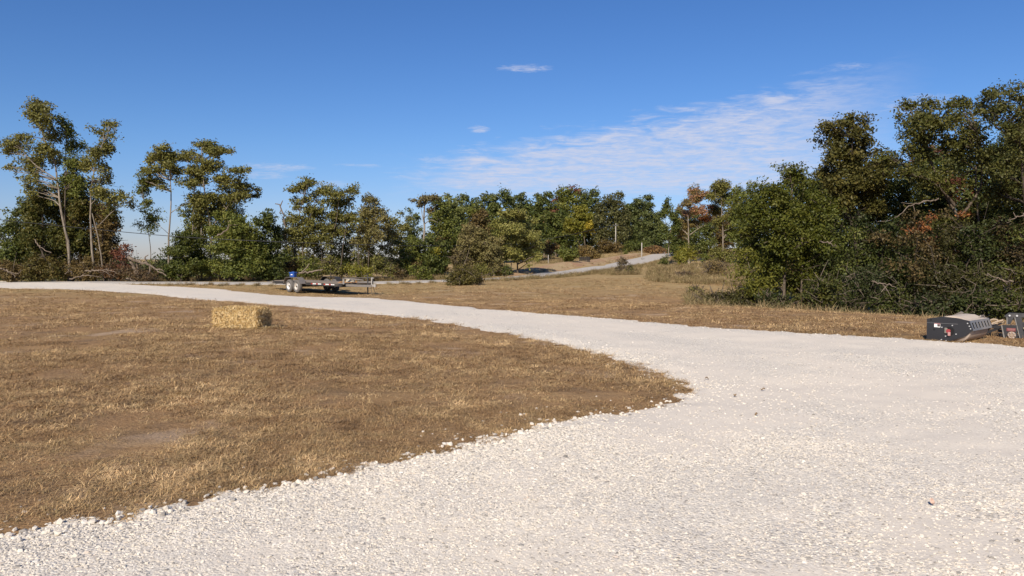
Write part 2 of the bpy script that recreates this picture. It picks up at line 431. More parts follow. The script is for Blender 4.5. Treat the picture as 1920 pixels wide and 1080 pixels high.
BLADE = make_blade('dry_blade', [(0.154, 0.095, 0.048), (0.364, 0.223, 0.101), (0.220, 0.154, 0.087), (0.551, 0.355, 0.169), (0.275, 0.201, 0.096), (0.728, 0.503, 0.260)])
WEED = make_blade('weed_blade', [(0.12, 0.085, 0.04), (0.30, 0.215, 0.11), (0.17, 0.145, 0.06), (0.42, 0.31, 0.17)])

# ------------------------------------------------------------------ ground sheet
def polar(az, rr):
    A, R = np.meshgrid(az, rr)
    return R * np.sin(A), R * np.cos(A)
def grid_faces(nr, na, wrap=False):
    i = np.arange(nr - 1)[:, None]; j = np.arange(na - (0 if wrap else 1))[None]
    j2 = (j + 1) % na
    return np.stack([i * na + j, i * na + j2, (i + 1) * na + j2, (i + 1) * na + j], -1).reshape(-1, 4)

# gravel outline on the ground
edge_far = [(2150, 664), (1920, 651), (1700, 637), (1500, 626), (1300, 612), (1000, 588), (700, 560), (400, 541.5), (250, 534), (130, 528), (0, 527.5)]
edge_near = [(0, 540), (130, 543), (300, 553), (500, 571), (700, 588), (800, 600), (1000, 634), (1100, 656), (1160, 674), (1250, 705), (1312, 735), (1270, 751), (1150, 775), (1000, 806), (850, 838), (700, 868), (560, 900), (420, 928), (250, 965), (100, 995), (0, 1016)]
e_far = [hit(*p) for p in edge_far]; e_near = [hit(*p) for p in edge_near]
poly = np.array([(30, 7.5), (16, 11.2)] + [tuple(q) for q in e_far[0:]] + [tuple(e_far[-1] + np.array([-14, 3.0])), tuple(e_near[0] + np.array([-14, 1.0]))] + [tuple(q) for q in e_near] + [(-4.6, 2.4), (-7, -3), (-8, -14), (30, -14)])
def sdf(x, y):
    x = np.asarray(x, float).ravel(); y = np.asarray(y, float).ravel()
    best = np.full(len(x), 1e9); ins = np.zeros(len(x), bool)
    for k in range(len(poly)):
        a = poly[k]; b = poly[(k + 1) % len(poly)]; e = b - a
        t = np.clip(((x - a[0]) * e[0] + (y - a[1]) * e[1]) / (e @ e + 1e-12), 0, 1)
        best = np.minimum(best, np.hypot(x - a[0] - t * e[0], y - a[1] - t * e[1]))
        c = (a[1] > y) != (b[1] > y)
        xi = (b[0] - a[0]) * (y - a[1]) / (b[1] - a[1] + 1e-12) + a[0]
        ins ^= c & (x < xi)
    return np.where(ins, best, -best)
def gsd(x, y):
    return sdf(x, y) + (fbm(np.ravel(x), np.ravel(y), 1.5) - 0.5) * 0.5 + (vnoise(np.ravel(x), np.ravel(y), 7.0) - 0.5) * 0.2
def gravel_h(s): return np.clip(s / 0.35, -1, 1) * 0.03 + 0.004

az = np.concatenate([np.radians(np.arange(-46, 46, 0.4)), np.radians(np.arange(46, 314, 4.0))])
rr = np.concatenate([[0.05], np.geomspace(1.0, 220, 230), np.geomspace(235, 7000, 24)])
gx, gy = polar(az, rr)
gz = terr(gx, gy) + (fbm(gx.ravel(), gy.ravel(), 0.7).reshape(gx.shape) - 0.5) * 0.05 * np.clip(gy / 10, 0.2, 1)
ground = quads('ground', np.stack([gx, gy, gz], -1).reshape(-1, 3), grid_faces(len(rr), len(az), True), GROUND, smooth=True)
tag(ground, 'dry brown mown grass field rolling away to the horizon', 'ground', kind='structure')
_lx, _ly = gx, gy
def gnd(x, y):
    x = np.asarray(x, float); y = np.asarray(y, float)
    return terr(x, y) + (fbm(x.ravel(), y.ravel(), 0.7).reshape(x.shape) - 0.5) * 0.05 * np.clip(y / 10, 0.2, 1)

# gravel drive: rises a little out of the turf, ragged along its border
az2 = np.radians(np.arange(-54, 58, 0.22)); rr2 = np.geomspace(2.0, 80, 330)
hx, hy = polar(az2, rr2)
hs_ = gsd(hx, hy).reshape(hx.shape)
hz = gnd(hx, hy) + gravel_h(hs_) + (fbm(hx.ravel(), hy.ravel(), 2.2).reshape(hx.shape) - .5) * 0.03
F = grid_faces(len(rr2), len(az2)); keep = hs_.ravel()[F].max(1) > -0.45
F = F[keep]; used, inv = np.unique(F, return_inverse=True)
gravel = quads('gravel_drive', np.stack([hx, hy, hz], -1).reshape(-1, 3)[used], inv.reshape(-1, 4), GRAVEL, smooth=True)
def track(x, y):
    x = np.ravel(x); y = np.ravel(y); s = sdf(x, y) + (fbm(x, y, 0.25) - .5) * 0.8
    lanes = np.maximum.reduce([np.exp(-((s - c) / 0.30) ** 2) for c in (1.15, 2.7)])
    return np.clip(lanes * np.clip((fbm(x + 50, y, 0.5) - 0.30) * 4, 0, 1) + np.clip((fbm(x + 31, y - 7, 0.45) - 0.56) * 6, 0, 1), 0, 1)
ta = gravel.data.attributes.new('track', 'FLOAT', 'POINT'); ta.data.foreach_set('value', track(hx.ravel()[used], hy.ravel()[used]).astype(np.float32))
tag(gravel, 'white crushed limestone drive curving across the yard', 'gravel drive', kind='structure')
def gravel_z(x, y):
    x = np.asarray(x, float); y = np.asarray(y, float)
    return gnd(x, y) + gravel_h(gsd(x, y)).reshape(x.shape) + (fbm(x.ravel(), y.ravel(), 2.2).reshape(x.shape) - .5) * 0.03

# country road climbing the hill
def spline(pts, n):
    pts = np.asarray(pts, float); d = np.concatenate([[0], np.cumsum(np.linalg.norm(np.diff(pts, axis=0), axis=1))])
    t = np.linspace(0, d[-1], n); out_ = np.empty((n, pts.shape[1]))
    m = np.gradient(pts, d, axis=0)
    for i, tt in enumerate(t):
        k = min(np.searchsorted(d, tt, side='right') - 1, len(d) - 2); h = d[k + 1] - d[k]; u = (tt - d[k]) / h
        out_[i] = (2*u**3-3*u**2+1)*pts[k] + (u**3-2*u**2+u)*h*m[k] + (-2*u**3+3*u**2)*pts[k+1] + (u**3-u**2)*h*m[k+1]
    return out_
rp = [(-60, 60), (-40, 58)] + [tuple(P(px, 500, d)[:2]) for px, d in [(460, 55.5), (700, 57.5), (850, 61), (1000, 71), (1100, 86), (1160, 98), (1230, 118), (1262, 130)]] + [(42, 165), (60, 215)]
rc = spline(rp, 220)
tn = np.gradient(rc, axis=0); tn /= np.linalg.norm(tn, axis=1, keepdims=True); nm = np.stack([-tn[:, 1], tn[:, 0]], 1)
offs = np.array([-2.5, -2.2, -1.1, 0, 1.1, 2.2, 2.5]); hgt = np.array([-0.15, 0.02, 0.04, 0.055, 0.04, 0.02, -0.15])
rx = rc[:, None, 0] + nm[:, None, 0] * offs; ry = rc[:, None, 1] + nm[:, None, 1] * offs
rz = terr(rc[:, 0], rc[:, 1])[:, None] * 0.5 + terr(rx, ry) * 0.5 + hgt
road = quads('road', np.stack([rx, ry, rz], -1).reshape(-1, 3), grid_faces(220, 7), ROAD, smooth=True)
tag(road, 'pale grey country road climbing the hill past the trees', 'road', kind='structure')
def road_dist(x, y):
    return np.sqrt(((np.asarray(x)[:, None] - rc[None, :, 0]) ** 2 + (np.asarray(y)[:, None] - rc[None, :, 1]) ** 2).min(1))

# bare reddish bank above the road
def make_clay():
    m, t, b = mat('red_clay_and_dead_grass')
    g = t.node('ShaderNodeNewGeometry').outputs['Position']
    n = t.noise(g, 0.5, 5, 0.65); n2 = t.noise(g, 5, 5, 0.7)
    c = t.mix(n2, (0.27, 0.145, 0.075, 1), (0.42, 0.25, 0.14, 1)); c = t.mix(t.sstep(n, 0.4, 0.6), c, (0.40, 0.29, 0.15, 1))
    t.link(c, b.inputs['Base Color']); b.inputs['Roughness'].default_value = 1.0
    return m
CLAY = make_clay()
def _ri(px, d): q = P(px, 500, d)[:2]; return int(np.argmin(((rc - q) ** 2).sum(1)))
k0, k1 = _ri(985, 70), _ri(1262, 130)
bo = np.array([2.5, 2.8, 3.6, 4.8, 6.0, 6.6]); bh = np.array([-0.08, 0.08, 0.32, 0.42, 0.22, -0.25])
seg = rc[k0:k1]; sn = nm[k0:k1]
fade = np.clip(np.minimum(np.arange(k1 - k0), (k1 - k0 - 1) - np.arange(k1 - k0)) / 10.0, 0.05, 1)
bx_ = seg[:, None, 0] + sn[:, None, 0] * (2.5 + (bo - 2.5) * fade[:, None]); by_ = seg[:, None, 1] + sn[:, None, 1] * (2.5 + (bo - 2.5) * fade[:, None])
bz_ = terr(bx_, by_) + bh * np.where(bh > 0, fade[:, None], 1) + (fbm(bx_.ravel(), by_.ravel(), 0.5).reshape(bx_.shape) - .5) * .25
tag(quads('earth_bank', np.stack([bx_, by_, bz_], -1).reshape(-1, 3), grid_faces(k1 - k0, 6), CLAY, smooth=True), 'reddish bare earth bank beside the uphill road', 'bank', kind='structure')

# ------------------------------------------------------------------ trees
RNG = np.random.default_rng(11)
G_DARK = [(0.03, 0.045, 0.013), (0.064, 0.082, 0.023), (0.105, 0.115, 0.033)]
G_MID = [(0.045, 0.062, 0.015), (0.09, 0.108, 0.026), (0.135, 0.14, 0.036)]
G_YEL = [(0.07, 0.08, 0.013), (0.125, 0.128, 0.022), (0.18, 0.165, 0.032)]
G_OLIVE = [(0.06, 0.066, 0.019), (0.105, 0.108, 0.032), (0.155, 0.148, 0.048)]
G_BLUE = [(0.036, 0.05, 0.019), (0.068, 0.086, 0.032), (0.105, 0.118, 0.048)]
G_BROWN = [(0.05, 0.042, 0.018), (0.095, 0.072, 0.03), (0.14, 0.10, 0.045)]
RUST = [(0.15, 0.06, 0.022), (0.26, 0.105, 0.04), (0.34, 0.16, 0.065)]
RED = [(0.06, 0.028, 0.022), (0.115, 0.045, 0.032), (0.15, 0.07, 0.045)]
PINK = [(0.18, 0.11, 0.075), (0.27, 0.15, 0.10), (0.22, 0.15, 0.07)]
GOLD = [(0.13, 0.125, 0.018), (0.20, 0.175, 0.022), (0.27, 0.20, 0.03)]

LEAF_GAIN = np.array([1.62, 1.52, 1.22]); COVER = 1.05; TRUNK = 0.52
def leaf_quads(c, size, rng, up=0.35, narrow=0.55, outw=None):
    n = len(c)
    nrm = rng.normal(size=(n, 3)) * 0.75; nrm[:, 2] += up * 1.6
    if outw is not None: nrm += outw * 0.9
    nrm /= np.linalg.norm(nrm, axis=1, keepdims=True)
    a = np.cross(nrm, rng.normal(size=(n, 3))); a /= np.linalg.norm(a, axis=1, keepdims=True) + 1e-9
    b = np.cross(nrm, a)
    L = size * rng.uniform(0.65, 1.35, (n, 1)); W = L * narrow
    fold = nrm * L * rng.uniform(-0.12, 0.2, (n, 1))
    V = np.stack([c - a * L * .5, c + b * W * .5 + fold, c + a * L * .5, c - b * W * .5 + fold], 1)
    return V.reshape(-1, 3)

def foliage(lobes, size, cov, flat, cols, rng, spray=None, shell=0.45, up=0.35):
    """lobes: (centre, radii, palette or None) -> leaf vertices, colours, and spray centres per lobe"""
    VV, CC, SP_ = [], [], []
    for c, r, pal in lobes:
        pal = np.array(pal if pal is not None else cols)
        sr = spray if spray else max(0.17, min(0.5, float(np.mean(r)) * 0.26))
        area = 4 * math.pi * ((r[0] * r[1]) ** 1.6 + (r[0] * r[2]) ** 1.6 + (r[1] * r[2]) ** 1.6) ** (1 / 1.6) / 3 ** (1 / 1.6)
        nl_tot = COVER * cov * area / (size * size * 0.28)
        ns = max(5, int(area * 0.55 / (sr * sr)))
        nl = max(3, int(nl_tot / ns))
        d = rng.normal(size=(ns, 3)); d /= np.linalg.norm(d, axis=1, keepdims=True)
        k = rng.normal(size=(4, 3)) * 2.2; ph = rng.uniform(0, 6, 4)
        bump = 0.95 + 0.11 * np.sin(d @ k.T + ph).sum(1)
        fr = (shell + (1 - shell) * rng.random(ns) ** 0.6) * bump
        s = c + d * np.asarray(r) * fr[:, None] + d * (np.where(rng.random(ns) < 0.25, rng.uniform(0.1, 1.0, ns), 0.0) * min(0.5, 0.5 * float(np.mean(r))))[:, None]
        SP_.append(s)
        m = (nl * rng.uniform(0.3, 1.7, ns)).astype(int) + 1
        idx = np.repeat(np.arange(ns), m)
        q = rng.normal(size=(len(idx), 3)) * sr * np.array([0.62, 0.62, 0.62 * flat])
        q[:, 2] -= 0.12 * (q[:, 0] ** 2 + q[:, 1] ** 2) / sr
        p = s[idx] + q
        VV.append(leaf_quads(p, size, rng, up, outw=d[idx]))
        tone = np.clip(rng.random(ns)[idx] * 0.55 + rng.random(len(idx)) * 0.5 + rng.normal() * 0.08, 0, 1) * (len(pal) - 1)
        i0 = np.minimum(tone.astype(int), len(pal) - 2); f = (tone - i0)[:, None]
        col_ = pal[i0] * (1 - f) + pal[i0 + 1] * f
        col_ *= rng.uniform(0.85, 1.15, (len(col_), 1)) * LEAF_GAIN
        CC.append(np.repeat(col_, 4, axis=0))
    V = np.concatenate(VV); return V, np.concatenate(CC), SP_

TRIS = 0
def grow(name, label, cat, base, trunks, lobes, cols, size=0.2, cov=1.0, flat=0.7, barkm=None, rng=None, group=None, twigs=6, spray=None, shell=0.45, up=0.35, limb_r=0.06, bare=0, fuzz=0.0, part=('trunk', 'crown')):
    """one tree: trunk(s) and limbs as one mesh, twigs as branches, leaves as crown"""
    global TRIS
    rng = rng or np.random.default_rng(abs(hash(label)) % 100000 if False else sum(ord(ch) * (i + 3) for i, ch in enumerate(label)) % 100003)
    base = np.asarray(base, float)
    root = empty(name, tuple(base)); tag(root, label, cat, group)
    bm_ = barkm or BARK
    Vt, Ft, nb = [], [], 0
    def put(V, F):
        nonlocal nb
        Vt.append(V); Ft.append(F + nb); nb += len(V)
    paths = []
    for pts, r0, r1 in trunks:
        pts = np.asarray(pts, float); m = max(6, 3 * len(pts)); r0 = r0 * TRUNK; r1 = r1 * TRUNK
        sp = spline(pts, m)
        wob = rng.normal(size=sp.shape) * r0 * 0.14; wob[0] = 0
        sp = sp + wob
        rad = np.linspace(r0, r1, m); rad[0] *= 1.45; rad[1] *= 1.12
        paths.append((sp, rad)); put(*tube(sp, rad, 7))
    lv, lc, sprays = foliage(lobes, size, cov, flat, cols, rng, spray, shell, up) if lobes else (None, None, [])
    limb_pts = []
    for (c, r, _), s in zip(lobes, sprays):
        best = None
        for sp, rad in paths:
            dz = c[2] - sp[:, 2]; dist = np.linalg.norm(sp - c, axis=1)
            cost = dist + np.where(dz < 0.25 * dist, 2.0 * (0.25 * dist - dz), 0)
            k = int(np.argmin(cost))
            if best is None or cost[k] < best[0]: best = (cost[k], sp[k], rad[k])
        a, ra = best[1], best[2]
        L = np.linalg.norm(c - a)
        if L > 0.25:
            midp = a * 0.5 + c * 0.5 + np.array([rng.normal() * L * .08, rng.normal() * L * .08, L * rng.uniform(-0.02, 0.12)])
            t = np.linspace(0, 1, 7)[:, None]
            pth = (1 - t) ** 2 * a + 2 * t * (1 - t) * midp + t * t * c + rng.normal(size=(7, 3)) * L * 0.018 * np.sin(np.pi * t)
            r_s = min(ra * 0.7, limb_r + 0.012 * L)
            put(*tube(pth, np.linspace(r_s, 0.018, 7), 5))
            limb_pts.append(pth[3:])
        if twigs:
            for q in s[rng.permutation(len(s))[:twigs]]:
                md = c * 0.45 + q * 0.55 + rng.normal(size=3) * 0.08 * np.linalg.norm(q - c)
                put(*tube(np.stack([c, md, q]), [0.028, 0.018, 0.008], 3))
        for _ in range(bare):
            q = c + rng.normal(size=3) * np.asarray(r) * 1.0
            md = c * 0.5 + q * 0.5 + rng.normal(size=3) * 0.15
            put(*tube(np.stack([c, md, q]), [0.03, 0.02, 0.008], 3))
    if Vt:
        quads(part[0], np.concatenate(Vt), np.concatenate(Ft), bm_, root, smooth=True, offset=base)
        TRIS += 2 * sum(len(f) for f in Ft)
    if lv is not None and limb_pts and fuzz:
        # loose sprays along the outer limbs tie the clumps together
        lp = np.concatenate(limb_pts); lp = lp[rng.permutation(len(lp))[:int(len(lp) * 0.26)]]
        lb2 = [(q + rng.normal(size=3) * 0.3, (0.42, 0.42, 0.26), None) for q in lp]
        v2, c2, _ = foliage(lb2, size, cov * fuzz, flat, cols, rng, 0.26, 0.1, up)
        lv = np.concatenate([lv, v2]); lc = np.concatenate([lc, c2])
    if lv is not None:
        quads(part[1], lv, np.arange(len(lv)).reshape(-1, 4), LEAF, root, col=lc, offset=base)
        TRIS += len(lv) // 2
    return root

def px_lobes(lob, depth, rng, dj=0.5, thick=0.9):
    out_ = []
    xs = [l[0] for l in lob]; span = (max(xs) - min(xs) + 20) / FPX * depth
    for l in lob:
        dd = depth + rng.uniform(-0.5, 0.5) * min(span, 5.0) * dj * 1.6
        c = P(l[0], l[1], dd); k = dd / FPX
        rad = np.array([l[2] * k, (l[2] * 0.6 + l[3] * 0.4) * k * thick, l[3] * k]); pal = l[4] if len(l) > 4 else None
        ns = 4 if rad[0] > 0.45 else 2
        for j in range(ns):
            d = rng.normal(size=3); d *= rng.uniform(0.3, 1.15) / np.linalg.norm(d)
            f = rng.uniform(0.42, 0.78)
            out_.append((c + d * rad * np.array([0.85, 0.85, 0.9]), (rad[0] * f, rad[1] * f, rad[2] * f * 1.15), pal))
    return out_

SPLIT_COV = 0.8
def tree_px(name, label, cat, depth, trunks, lob, cols, **kw):
    """tree surveyed from the photograph: trunk points and crown lobes as seen, set at its own distance and given its depth"""
    rng = np.random.default_rng(sum(ord(ch) * (i + 3) for i, ch in enumerate(label)) % 100003)
    tr = []
    bxy = None
    for pts, r0, r1 in trunks:
        dd = depth + rng.uniform(-0.4, 0.4)
        w_ = [P(p[0], p[1], dd) for p in pts]
        g = np.array([w_[0][0], dd, T(w_[0][0], dd) - 0.15])
        if kw.get('free') is None:
            if abs(w_[0][2] - g[2]) > 0.05 and w_[0][2] < g[2] + 3.5: w_[0] = g
        for q in w_[1:]: q[1] += rng.normal() * 0.25
        tr.append((w_, r0, r1))
        if bxy is None: bxy = np.array([w_[0][0], dd, T(w_[0][0], dd)])
    kw.pop('free', None)
    kw['cov'] = kw.get('cov', 1.0) * SPLIT_COV; kw.setdefault('fuzz', 0.45); kw['shell'] = 0.25; kw['size'] = kw.get('size', 0.2) * 1.06; kw['twigs'] = max(2, kw.get('twigs', 6) // 2); kw['flat'] = min(0.75, kw.get('flat', 0.7) + 0.12)
    lb = px_lobes(lob, depth, rng, kw.pop('dj', 0.5), kw.pop('thick', 0.9))
    return grow(name, label, cat, bxy, tr, lb, cols, rng=rng, **kw)

def tree_auto(name, label, cat, px, depth, top, w_px, low, cols, n=12, r0=0.18, lean=0.0, **kw):
    """full-crowned tree: crown an uneven egg of lobes between low and top"""
    rng = np.random.default_rng(sum(ord(ch) * (i + 3) for i, ch in enumerate(label)) % 100003)
    k = depth / FPX
    x = (px - 960) * k
    gz_ = T(x, depth)
    zt = P(px, top, depth)[2]; zl = max(P(px, low, depth)[2], gz_ + 0.1)
    R = w_px * k / 2; H = zt - zl
    lb = [(np.array([x + lean * H * .5, depth, zl + H * 0.5]), (R * 0.62, R * 0.62, H * 0.40), None)]
    n = int(n * 1.5)
    for i in range(n):
        u = (i + rng.uniform(0, 1)) / n
        prof = math.sqrt(max(0.05, 1 - ((u - 0.52) / 0.60) ** 2))
        a = i * 2.4 + rng.uniform(-.5, .5); q = R * prof * rng.uniform(0.4, 0.85)
        rl = R * rng.uniform(0.30, 0.46) * (0.65 + 0.45 * prof)
        c = np.array([x + lean * u * H + q * math.cos(a), depth + q * math.sin(a), zl + u * (H - rl * 0.8) + rl * 0.15])
        c[2] = max(c[2], gz_ + rl * 0.55)
        pal = None
        if kw.get('accent') and rng.random() < kw['accent'][1]: pal = kw['accent'][0]
        lb.append((c, (rl, rl, rl * rng.uniform(0.6, 0.85)), pal))
    kw.pop('accent', None)
    ztr = zl + H * 0.72
    base = np.array([x, depth, gz_])
    pts = [base - np.array([0, 0, 0.15]), np.array([x + rng.normal() * .15, depth, gz_ + (ztr - gz_) * 0.35]), np.array([x + lean * H * .4 + rng.normal() * .2, depth, gz_ + (ztr - gz_) * 0.7]), np.array([x + lean * H * .7, depth, ztr])]
    return grow(name, label, cat, base, [(pts, r0, 0.04)], lb, cols, rng=rng, **kw)

def shrub(label, px, depth, top, w_px, cols, base_py=None, n=6, size=0.16, cov=1.0, cat='shrub', name='shrub', group=None, **kw):
    rng = np.random.default_rng(sum(ord(ch) * (i + 3) for i, ch in enumerate(label)) % 100003)
    k = depth / FPX; x = (px - 960) * k; g = T(x, depth)
    H = max(0.5, P(px, top, depth)[2] - g); R = w_px * k / 2
    lb = []; tr = []
    base = np.array([x, depth, g])
    for i in range(n):
        a = i * 2.4 + rng.uniform(-.5, .5); q = R * math.sqrt((i + .3) / n) * 0.7
        rl = R * rng.uniform(0.32, 0.5); hz_ = H * rng.uniform(0.25, 0.82) * (1 - 0.35 * q / R)
        c = np.array([x + q * math.cos(a), depth + q * math.sin(a) * 0.8, g + max(hz_, rl * 0.5)])
        lb.append((c, (rl, rl * .9, min(rl * 0.9, H * 0.42)), None))
    for i in range(4):
        e = base + np.array([rng.normal() * R * .35, rng.normal() * R * .35, H * rng.uniform(.5, .8)])
        tr.append(([base + np.array([rng.normal() * .12, rng.normal() * .12, -0.1]), base * .5 + e * .5 + rng.normal(size=3) * .06, e], 0.035, 0.012))
    return grow(name, label, cat, base, tr, lb, cols, size=size, cov=cov, rng=rng, group=group, part=('stems', 'foliage'), **kw)

# ---- left stand
S_L = 0.17
tree_px('tree', 'tallest tree at far left, leaning top with tufted leaf clumps and long pale trunk', 'tree', 60,
    [([(130, 526), (128, 470), (118, 400), (106, 340), (97, 300), (85, 262), (70, 215)], 0.24, 0.06), ([(104, 335), (70, 310), (38, 280)], 0.09, 0.03)],
    [(72, 206, 26, 13), (60, 219, 17, 9), (84, 224, 18, 11), (70, 194, 18, 7), (98, 252, 19, 14), (90, 274, 24, 14), (102, 298, 20, 14), (56, 312, 24, 13), (33, 270, 27, 12), (20, 284, 18, 8), (44, 258, 18, 8), (68, 298, 18, 9), (58, 336, 20, 12), (50, 356, 16, 10), (16, 312, 12, 5)],
    G_OLIVE, size=S_L, cov=0.75, flat=0.55, barkm=BARK_PALE, twigs=7)
tree_px('tree', 'slim straight tree crowding the right side of the tallest left tree', 'tree', 60.8,
    [([(137, 526), (127, 430), (124, 335), (126, 255)], 0.16, 0.04)],
    [(120, 230, 11, 9), (128, 250, 12, 12), (132, 278, 20, 17), (136, 305, 22, 18), (122, 330, 20, 13), (147, 335, 15, 14), (140, 360, 18, 14)],
    G_MID, size=S_L, cov=0.8, flat=0.6, barkm=BARK, twigs=6)
tree_px('tree', 'tall open tree with forked pale trunk right of the leaning tree', 'tree', 59.5,
    [([(178, 526), (172, 440), (170, 350), (184, 295), (201, 242)], 0.2, 0.04), ([(196, 526), (186, 440), (172, 400)], 0.12, 0.07), ([(188, 420), (215, 395), (236, 380)], 0.06, 0.03)],
    [(205, 234, 14, 9), (191, 248, 12, 8), (212, 252, 9, 11), (188, 276, 16, 14), (206, 282, 11, 13), (174, 286, 14, 14), (170, 310, 18, 13), (190, 315, 14, 13), (198, 340, 18, 11), (184, 362, 20, 13), (203, 366, 12, 14), (229, 372, 17, 9), (244, 381, 9, 7), (210, 395, 14, 12)],
    G_OLIVE, size=S_L, cov=0.7, flat=0.6, barkm=BARK_PALE, twigs=7)
tree_px('vine_covered_tree', 'dense dark vine covered trunk filling the left stand below the tall trees', 'tree', 61.5,
    [([(80, 526), (78, 440), (76, 360)], 0.2, 0.05), ([(150, 526), (150, 420), (146, 350)], 0.2, 0.05)],
    [(76, 372, 24, 22), (68, 408, 26, 28), (88, 440, 34, 30), (120, 400, 26, 30), (145, 362, 28, 22), (152, 402, 32, 30), (60, 470, 34, 30), (110, 480, 36, 30), (150, 460, 34, 34)],
    [(0.024, 0.034, 0.01), (0.05, 0.056, 0.014), (0.10, 0.085, 0.022)], size=0.19, cov=1.15, twigs=3, shell=0.5, barkm=BARK_DARK)
tree_px('vine_covered_tree', 'brownish vine wrapped tree at the right end of the left stand', 'tree', 61,
    [([(196, 526), (194, 430), (190, 370)], 0.18, 0.05)],
    [(192, 392, 24, 22), (204, 430, 22, 26), (186, 455, 26, 28), (208, 470, 20, 24), (190, 500, 30, 20)],
    G_BROWN, size=0.18, cov=1.0, twigs=3, barkm=BARK_DARK)
tree_px('tree', 'low dark green tree cut by the left edge of the picture', 'tree', 63,
    [([(8, 526), (10, 470), (14, 440)], 0.16, 0.05)],
    [(14, 436, 22, 16), (38, 452, 20, 16), (-10, 446, 24, 18), (10, 474, 34, 22), (44, 482, 24, 20), (-16, 490, 30, 24), (34, 396, 14, 7), (22, 401, 9, 4)],
    G_DARK, size=0.19, cov=1.0, twigs=4, barkm=BARK_DARK)
shrub('brown green brush heaped under the far left edge trees', 20, 58.5, 478, 80, G_BROWN, n=7, size=0.15, cov=0.8, bare=5)
shrub('olive brush at the foot of the leaning left tree', 85, 58.3, 474, 90, [(0.04, 0.042, 0.012), (0.075, 0.066, 0.02), (0.12, 0.085, 0.03)], n=8, size=0.15, cov=0.85, bare=4)
shrub('dark brush around the pale forked trunk', 160, 58.8, 490, 80, G_BROWN, n=7, size=0.15, cov=0.7, bare=5)
shrub('reddish purple leaved bush beside the fallen branches', 232, 59, 430, 52, RED, n=6, size=0.15, cov=0.7, bare=4)
shrub('low rust tinged brush between red bush and forked tree', 205, 58.2, 470, 52, [(0.05, 0.04, 0.02), (0.09, 0.05, 0.028), (0.13, 0.075, 0.035)], n=6, size=0.15, cov=0.7, bare=4)
shrub('tangle of leafless brown brush under the red bush', 262, 58, 496, 90, [(0.05, 0.035, 0.02), (0.09, 0.06, 0.035), (0.07, 0.06, 0.03)], n=7, size=0.12, cov=0.35, bare=12)
# fallen limbs in the brush pile
def limb(label, pts, r0, r1, depth, forks=(), m=DEAD, name='fallen_branch', group='fallen branches in the brush pile'):
    rng = np.random.default_rng(sum(ord(ch) * (i + 3) for i, ch in enumerate(label)) % 100003)
    w_ = np.array([P(p[0], p[1], depth + (p[2] if len(p) > 2 else 0)) for p in pts])
    sp = spline(w_, 4 * len(pts)); sp[1:-1] += rng.normal(size=(len(sp) - 2, 3)) * 0.04
    V, F = tube(sp, np.linspace(r0, r1, len(sp)), 6); VV = [V]; FF = [F]; nb = len(V)
    for fk in forks:
        q = np.array([P(p[0], p[1], depth + (p[2] if len(p) > 2 else 0)) for p in fk]); V, F = tube(spline(q, 3 * len(fk)), np.linspace(r0 * .55, r1 * .8, 3 * len(fk)), 5)
        VV.append(V); FF.append(F + nb); nb += len(V)
    c = np.concatenate(VV).mean(0)
    o = quads(name, np.concatenate(VV), np.concatenate(FF), m, smooth=True, offset=c); o.location = c
    return tag(o, label, 'branch', group)
limb('long pale forked branch reaching down to the right at the end of the brush pile', [(240, 483), (262, 491), (280, 497), (293, 506), (312, 517)], 0.13, 0.04, 57.2, [[(276, 494), (272, 482), (278, 478)], [(281, 498), (281, 508), (277, 516)], [(293, 506), (300, 505), (308, 509)]])
limb('thick broken pale stump leaning left in the brush pile', [(262, 522), (254, 508), (246, 492), (241, 484)], 0.16, 0.08, 57.4, [[(257, 514), (258, 500), (256, 494)]])
limb('pale branch lying across the middle of the brush pile', [(160, 508), (178, 507), (196, 506), (210, 508), (222, 513)], 0.06, 0.025, 57.3, [[(190, 507), (200, 511), (206, 516)]])
limb('thin dark branch arching over the brush pile front', [(130, 523), (150, 519), (172, 517), (190, 520)], 0.05, 0.02, 57.0, [[(150, 519), (160, 512)]])
limb('crooked grey branch among the brush at left edge', [(0, 503), (15, 509), (26, 518), (28, 524)], 0.06, 0.03, 57.2, [[(15, 509), (36, 512), (40, 506)]])
limb('bleached forked stick standing before the pale trunk', [(135, 515), (130, 507), (128, 503)], 0.05, 0.03, 57.3, [[(130, 507), (122, 514)]])
limb('short white log end low in the brush pile', [(238, 522), (247, 525), (256, 527)], 0.07, 0.04, 56.9)
limb('pale dead stick angled through the left vine tree', [(65, 449), (73, 462), (86, 470), (96, 474)], 0.05, 0.025, 57.6)

for px, dp, top, w_, low, pal, lab, cv in [
    (150, 63.5, 318, 84, 525, G_BROWN, 'brown leaved tree between the tall left trunks', 0.5),
    (108, 64, 340, 76, 525, G_DARK, 'dark leaved tree hidden behind the leaning left tree', 0.55),
    (196, 63, 360, 60, 525, G_DARK, 'dark leafy tree close behind the forked pale trunk', 0.55),
    (60, 64.5, 360, 70, 525, G_DARK, 'green tree behind the far left brush', 0.55)]:
    tree_auto('tree', lab, 'tree', px, dp, top, w_, low, pal, n=12, size=0.19, cov=cv, twigs=5, r0=0.14, bare=3)
